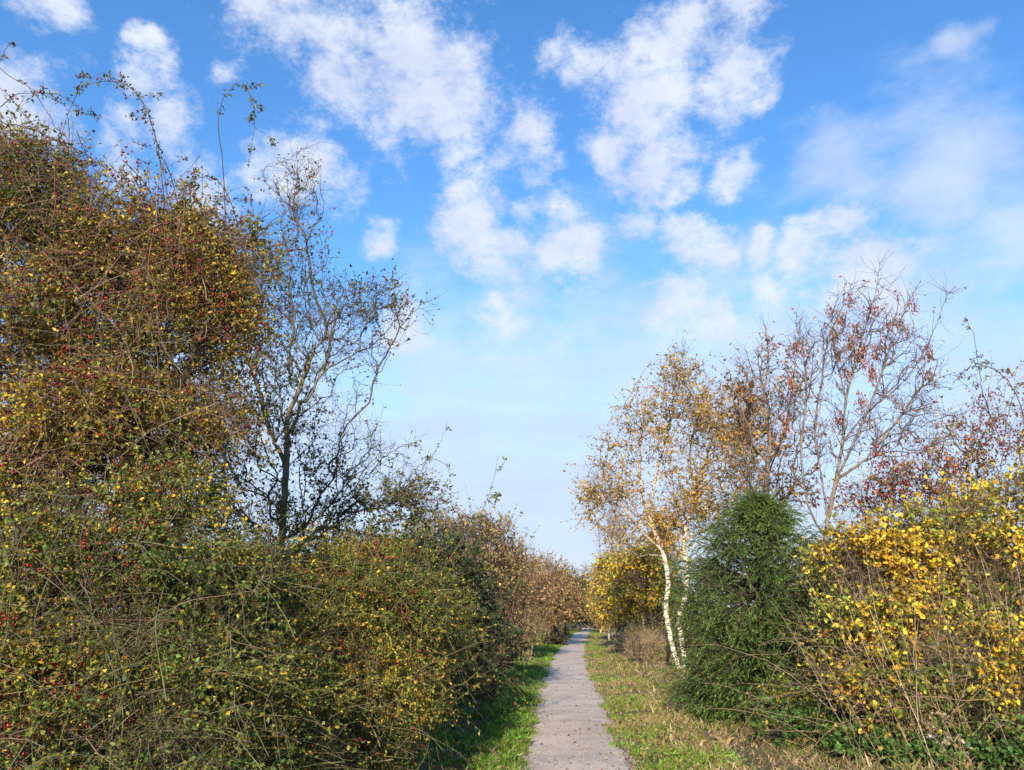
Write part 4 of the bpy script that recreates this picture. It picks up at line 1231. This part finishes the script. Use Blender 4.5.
def birches():
    G1 = 'birches right of the path'
    Y = 22
    A = lambda *q: [at(x, y, Y + d) for x, y, d in q]
    b = G(678, Y)
    kw = dict(mat=M_BIRCH, bf=0.3, r_tip=0.005, rpow=0.42, twig=(4, 0.35, 1.0, 0.10, 0.16), twig_r=0.0028, stem_col=(0.62, 0.55, 0.43), thin_col=(0.22, 0.15, 0.10), thick=0.03, group=G1)
    seeds = [[b, b + [-.1, 0, .25]] + A((671, 640, 0), (666, 610, 0), (668, 580, 0), (662, 550, 0), (650, 520, 0), (640, 480, .2), (641, 440, .2), (648, 400, .2), (668, 358, .2)),
             A((662, 550, 0), (640, 530, -.2), (622, 505, -.2), (606, 480, -.2), (600, 450, -.2)),
             A((650, 520, 0), (655, 480, .2), (668, 430, .4), (680, 380, .4), (684, 345, .4))]
    vols = [V(645, 425, Y, 34, 50, 110, 1.2), V(612, 480, Y, 30, 45, 110, 1), V(680, 385, Y, 24, 42, 90, 1), V(640, 520, Y, 45, 40, 110, 1), V(594, 500, Y, 20, 20, 30, .6)]
    plant('birch_tree', 'crooked white birch trunk nearest the path, its crown leaning left', 'tree', seeds, vols, r_max=0.105,
          leaf=dict(n=13, size=0.06, pal=BIRCHL, ratio=0.7, seed=.4, hang=.6, patch=-.1, ps=1.5), **kw)
    b = G(679, Y + .1)
    seeds = [[b, b + [.06, 0, .45]] + A((679, 620, .1), (684, 600, .1), (687, 570, .1), (684, 540, .1), (695, 500, .2), (705, 460, .3), (720, 420, .3), (725, 370, .3)),
             A((695, 500, .2), (690, 450, .5), (700, 410, .5), (710, 380, .5)), A((705, 460, .3), (735, 430, .3), (752, 400, .3), (765, 370, .3)),
             A((684, 540, .1), (720, 520, .3), (745, 480, .3), (758, 450, .3))]
    vols = [V(700, 420, Y, 34, 45, 120, 1.1), V(738, 430, Y, 36, 50, 130, 1.1), V(710, 480, Y, 55, 40, 170, 1.1), V(690, 520, Y, 45, 30, 100, 1)]
    plant('birch_tree', 'second white birch trunk leaning right, half hidden by the conifer', 'tree', seeds, vols, r_max=0.078,
          leaf=dict(n=13, size=0.06, pal=BIRCHL, ratio=0.7, seed=1.4, hang=.6, patch=-.12, ps=1.5), **kw)
    # orange-brown oak behind conifer
    Y = 17.5
    A = lambda *q: [at(x, y, Y + d) for x, y, d in q]
    b = G(772, Y)
    seeds = [[b, b + [0, 0, 1.5]] + A((770, 520, 0), (766, 480, 0), (770, 440, 0), (764, 400, 0), (768, 360, 0), (765, 325, 0)), A((770, 480, 0), (745, 450, 0), (738, 400, 0), (740, 360, 0)),
             A((766, 470, 0), (785, 430, 0), (792, 390, 0), (797, 350, 0), (800, 320, 0))]
    plant('oak_tree', 'slender tree clad in orange brown leaves behind the conifer', 'tree', seeds,
          [V(765, 395, Y, 42, 65, 120, .9), V(737, 415, Y, 30, 50, 80, .7), V(795, 430, Y, 34, 60, 90, .8), V(765, 490, Y, 55, 34, 110, .8)],
          bf=0.6, r_tip=0.007, rpow=0.38, r_max=0.07, twig=(4, 0.2, 0.6, -0.05, 0.2), twig_r=0.004, stem_col=(0.20, .16, .12), thin_col=(0.14, .10, .08), thick=.03,
          leaf=dict(n=4, size=0.085, pal=OAK, ratio=0.5, seed=2.9, hang=.7, patch=0.0, ps=1.6))
    # yellow birches further on
    for px, Yd, rx, top, pal, sd, n, label in (
            (640, 30, 30, 548, YELLOW, .3, 300, 'golden yellow leafed birch right behind the crooked white trunk'),
            (618, 35, 22, 552, YELLOW, 1.3, 320, 'amber birch left of the golden one, pale trunk showing'),
            (608, 44, 14, 560, BIRCHL, 2.3, 200, 'small amber birch nearest the far bend, right side of the path'),
            (660, 34, 20, 520, BIRCHL, 3.3, 160, 'faded tan birch seen between the two white trunks'),
            (615, 40, 18, 505, TAN, 4.3, 110, 'wispy nearly leafless birch crown rising over the amber birches'),
            (600, 62, 9, 590, BIRCHL, 5.3, 160, 'tiny far birch at the end of the right row')):
        top_p = at(px, top, Yd)
        b = G(px, Yd)
        seeds = [[b, b + [0.1, 0, top_p[2] * .3], b + [-.05, 0, top_p[2] * .6], top_p], [b + [0.1, 0, top_p[2] * .15], b + [-.5, .2, top_p[2] * .5], b + [-.7, .2, top_p[2] * .85]],
                 [b + [0.1, 0, top_p[2] * .1], b + [.45, .2, top_p[2] * .45], b + [.6, .2, top_p[2] * .8]]]
        cy_ = (top + 634) / 2
        vs = [V(px, cy_ - 4, Yd, rx * 1.15, (634 - top) * .42, int(n * 1.4), 1.2), V(px, top + 18, Yd, rx * .6, 16, n // 3, .8)]
        plant('birch_tree', label, 'tree', seeds, vs, r_max=0.08, mat=M_BIRCH, bf=.6, r_tip=.008, rpow=.36, twig=(5, .3, .9, .1, .2), twig_r=.006,
              stem_col=(0.6, .54, .44), thin_col=(0.22, .15, .11), thick=.035, group=G1,
              leaf=dict(n=2 if 'leafless' in label else 8, size=0.085, pal=pal, ratio=.75, seed=sd, hang=.5, patch=-.4, ps=1.4))
    # dead brown scrub under the birches
    for px, Yd, rx, label in ((648, 26, 22, 'brown leafless scrub left of the white birch trunks'), (662, 29, 22, 'pale brown scrub behind the white birch trunks'), (628, 33, 14, 'low brown scrub under the amber birch')):
        bush('dry_scrub', label, 'bush', px, Yd, [V(px, 648, Yd, rx, 12, 150, .8)],
             dict(n=2, size=0.05, pal=[(.36, .25, .14, 4, 0), (.24, .16, .10, 3, 0), (.28, .25, .10, 1, 0)], ratio=.5, seed=px * .1), twig=(6, .25, .8, -0.03, .25), thin_col=(0.48, .36, .20), stem_col=(.4, .3, .18), r_tip=.005, group='dry scrub under the birches')
    bush('sapling', 'small dark leafless sapling standing in the straw grass', 'sapling', 636, 24, [V(636, 640, 24, 10, 14, 34, .3)],
         None, stems=2, spread=.2, twig=(2, .1, .35, -.03, .25), thin_col=(0.07, .05, .045), stem_col=(.07, .05, .045), r_tip=.005)
    # trees closing the far end of the path
    G2 = 'trees closing the far end of the path'
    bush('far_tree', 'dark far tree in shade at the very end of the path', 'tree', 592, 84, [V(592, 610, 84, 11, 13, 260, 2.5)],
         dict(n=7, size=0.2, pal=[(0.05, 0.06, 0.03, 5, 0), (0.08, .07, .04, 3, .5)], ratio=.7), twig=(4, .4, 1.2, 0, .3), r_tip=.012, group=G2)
    bush('far_tree', 'thin pale far tree rising in the gap over the end of the path', 'tree', 586, 92, [V(586, 592, 92, 13, 24, 240, 2.5)],
         dict(n=2, size=0.16, pal=TAN, ratio=.6), twig=(5, .5, 1.6, 0, .3), r_tip=.012, thin_col=(.2, .15, .13), group=G2)
    bush('far_tree', 'olive far tree right of the gap at the end of the path', 'tree', 604, 76, [V(603, 606, 76, 12, 16, 260, 2.5), V(615, 600, 80, 12, 18, 200, 2.5)],
         dict(n=6, size=0.17, pal=TAN + [(.1, .1, .04, 4, -1)], ratio=.7), twig=(4, .4, 1.2, 0, .3), r_tip=.01, group=G2)
    # backdrop of hedgerow beyond, right and left, to close the gaps low down
    for k, (px, Yd, rx, ry, label) in enumerate(((700, 32, 50, 30, 'grey brown thorn bush behind the conifer and birches'), (800, 24, 60, 38, 'olive thorn bush behind the conifer, right of the oak'),
                                                 (900, 20, 70, 40, 'tan thorn bush behind the maple bush'), (1010, 18, 70, 50, 'dark thorn bush behind the maple at the right edge'))):
        bush('thorn_bush', label, 'bush', px, Yd, [V(px, 612 - ry * .3, Yd, rx, ry, 420, 1.4), V(px - rx * .5, 628, Yd - 2, rx * .7, 14, 160, 1)],
             dict(n=4, size=0.06 + Yd * .001, pal=TAN + [(.09, .12, .03, 3 + k, -1)], ratio=.6, seed=k * 1.7, patch=-.6), twig=(5, .2, .7, 0, .3), thin_col=(0.15, .11, .09), r_tip=.006, group='thorn bushes behind the right side')
    for k, (px, Yd, rx, ry, label) in enumerate(((60, 12, 150, 90, 'dark thorn bush deep behind the ivy clad bush'), (250, 14, 90, 36, 'olive thorn bush behind the bare hawthorn trunk'), (360, 16, 70, 40, 'brown thorn bush behind the rose bush'))):
        bush('thorn_bush', label, 'bush', px, Yd, [V(px, 620 - ry * .2, Yd, rx, ry, 520, 1.2)],
             dict(n=5, size=0.05 + Yd * .001, pal=OLIVE, ratio=.6, seed=k * 2.7, patch=-.7), twig=(4, .2, .6, 0, .3), thin_col=(0.12, .09, .07), r_tip=.006, group='thorn bushes behind the left side')


left_near()
left_canes()
left_low()
left_mid()
left_tree()
left_far()
conifer()
right_side()
birches()
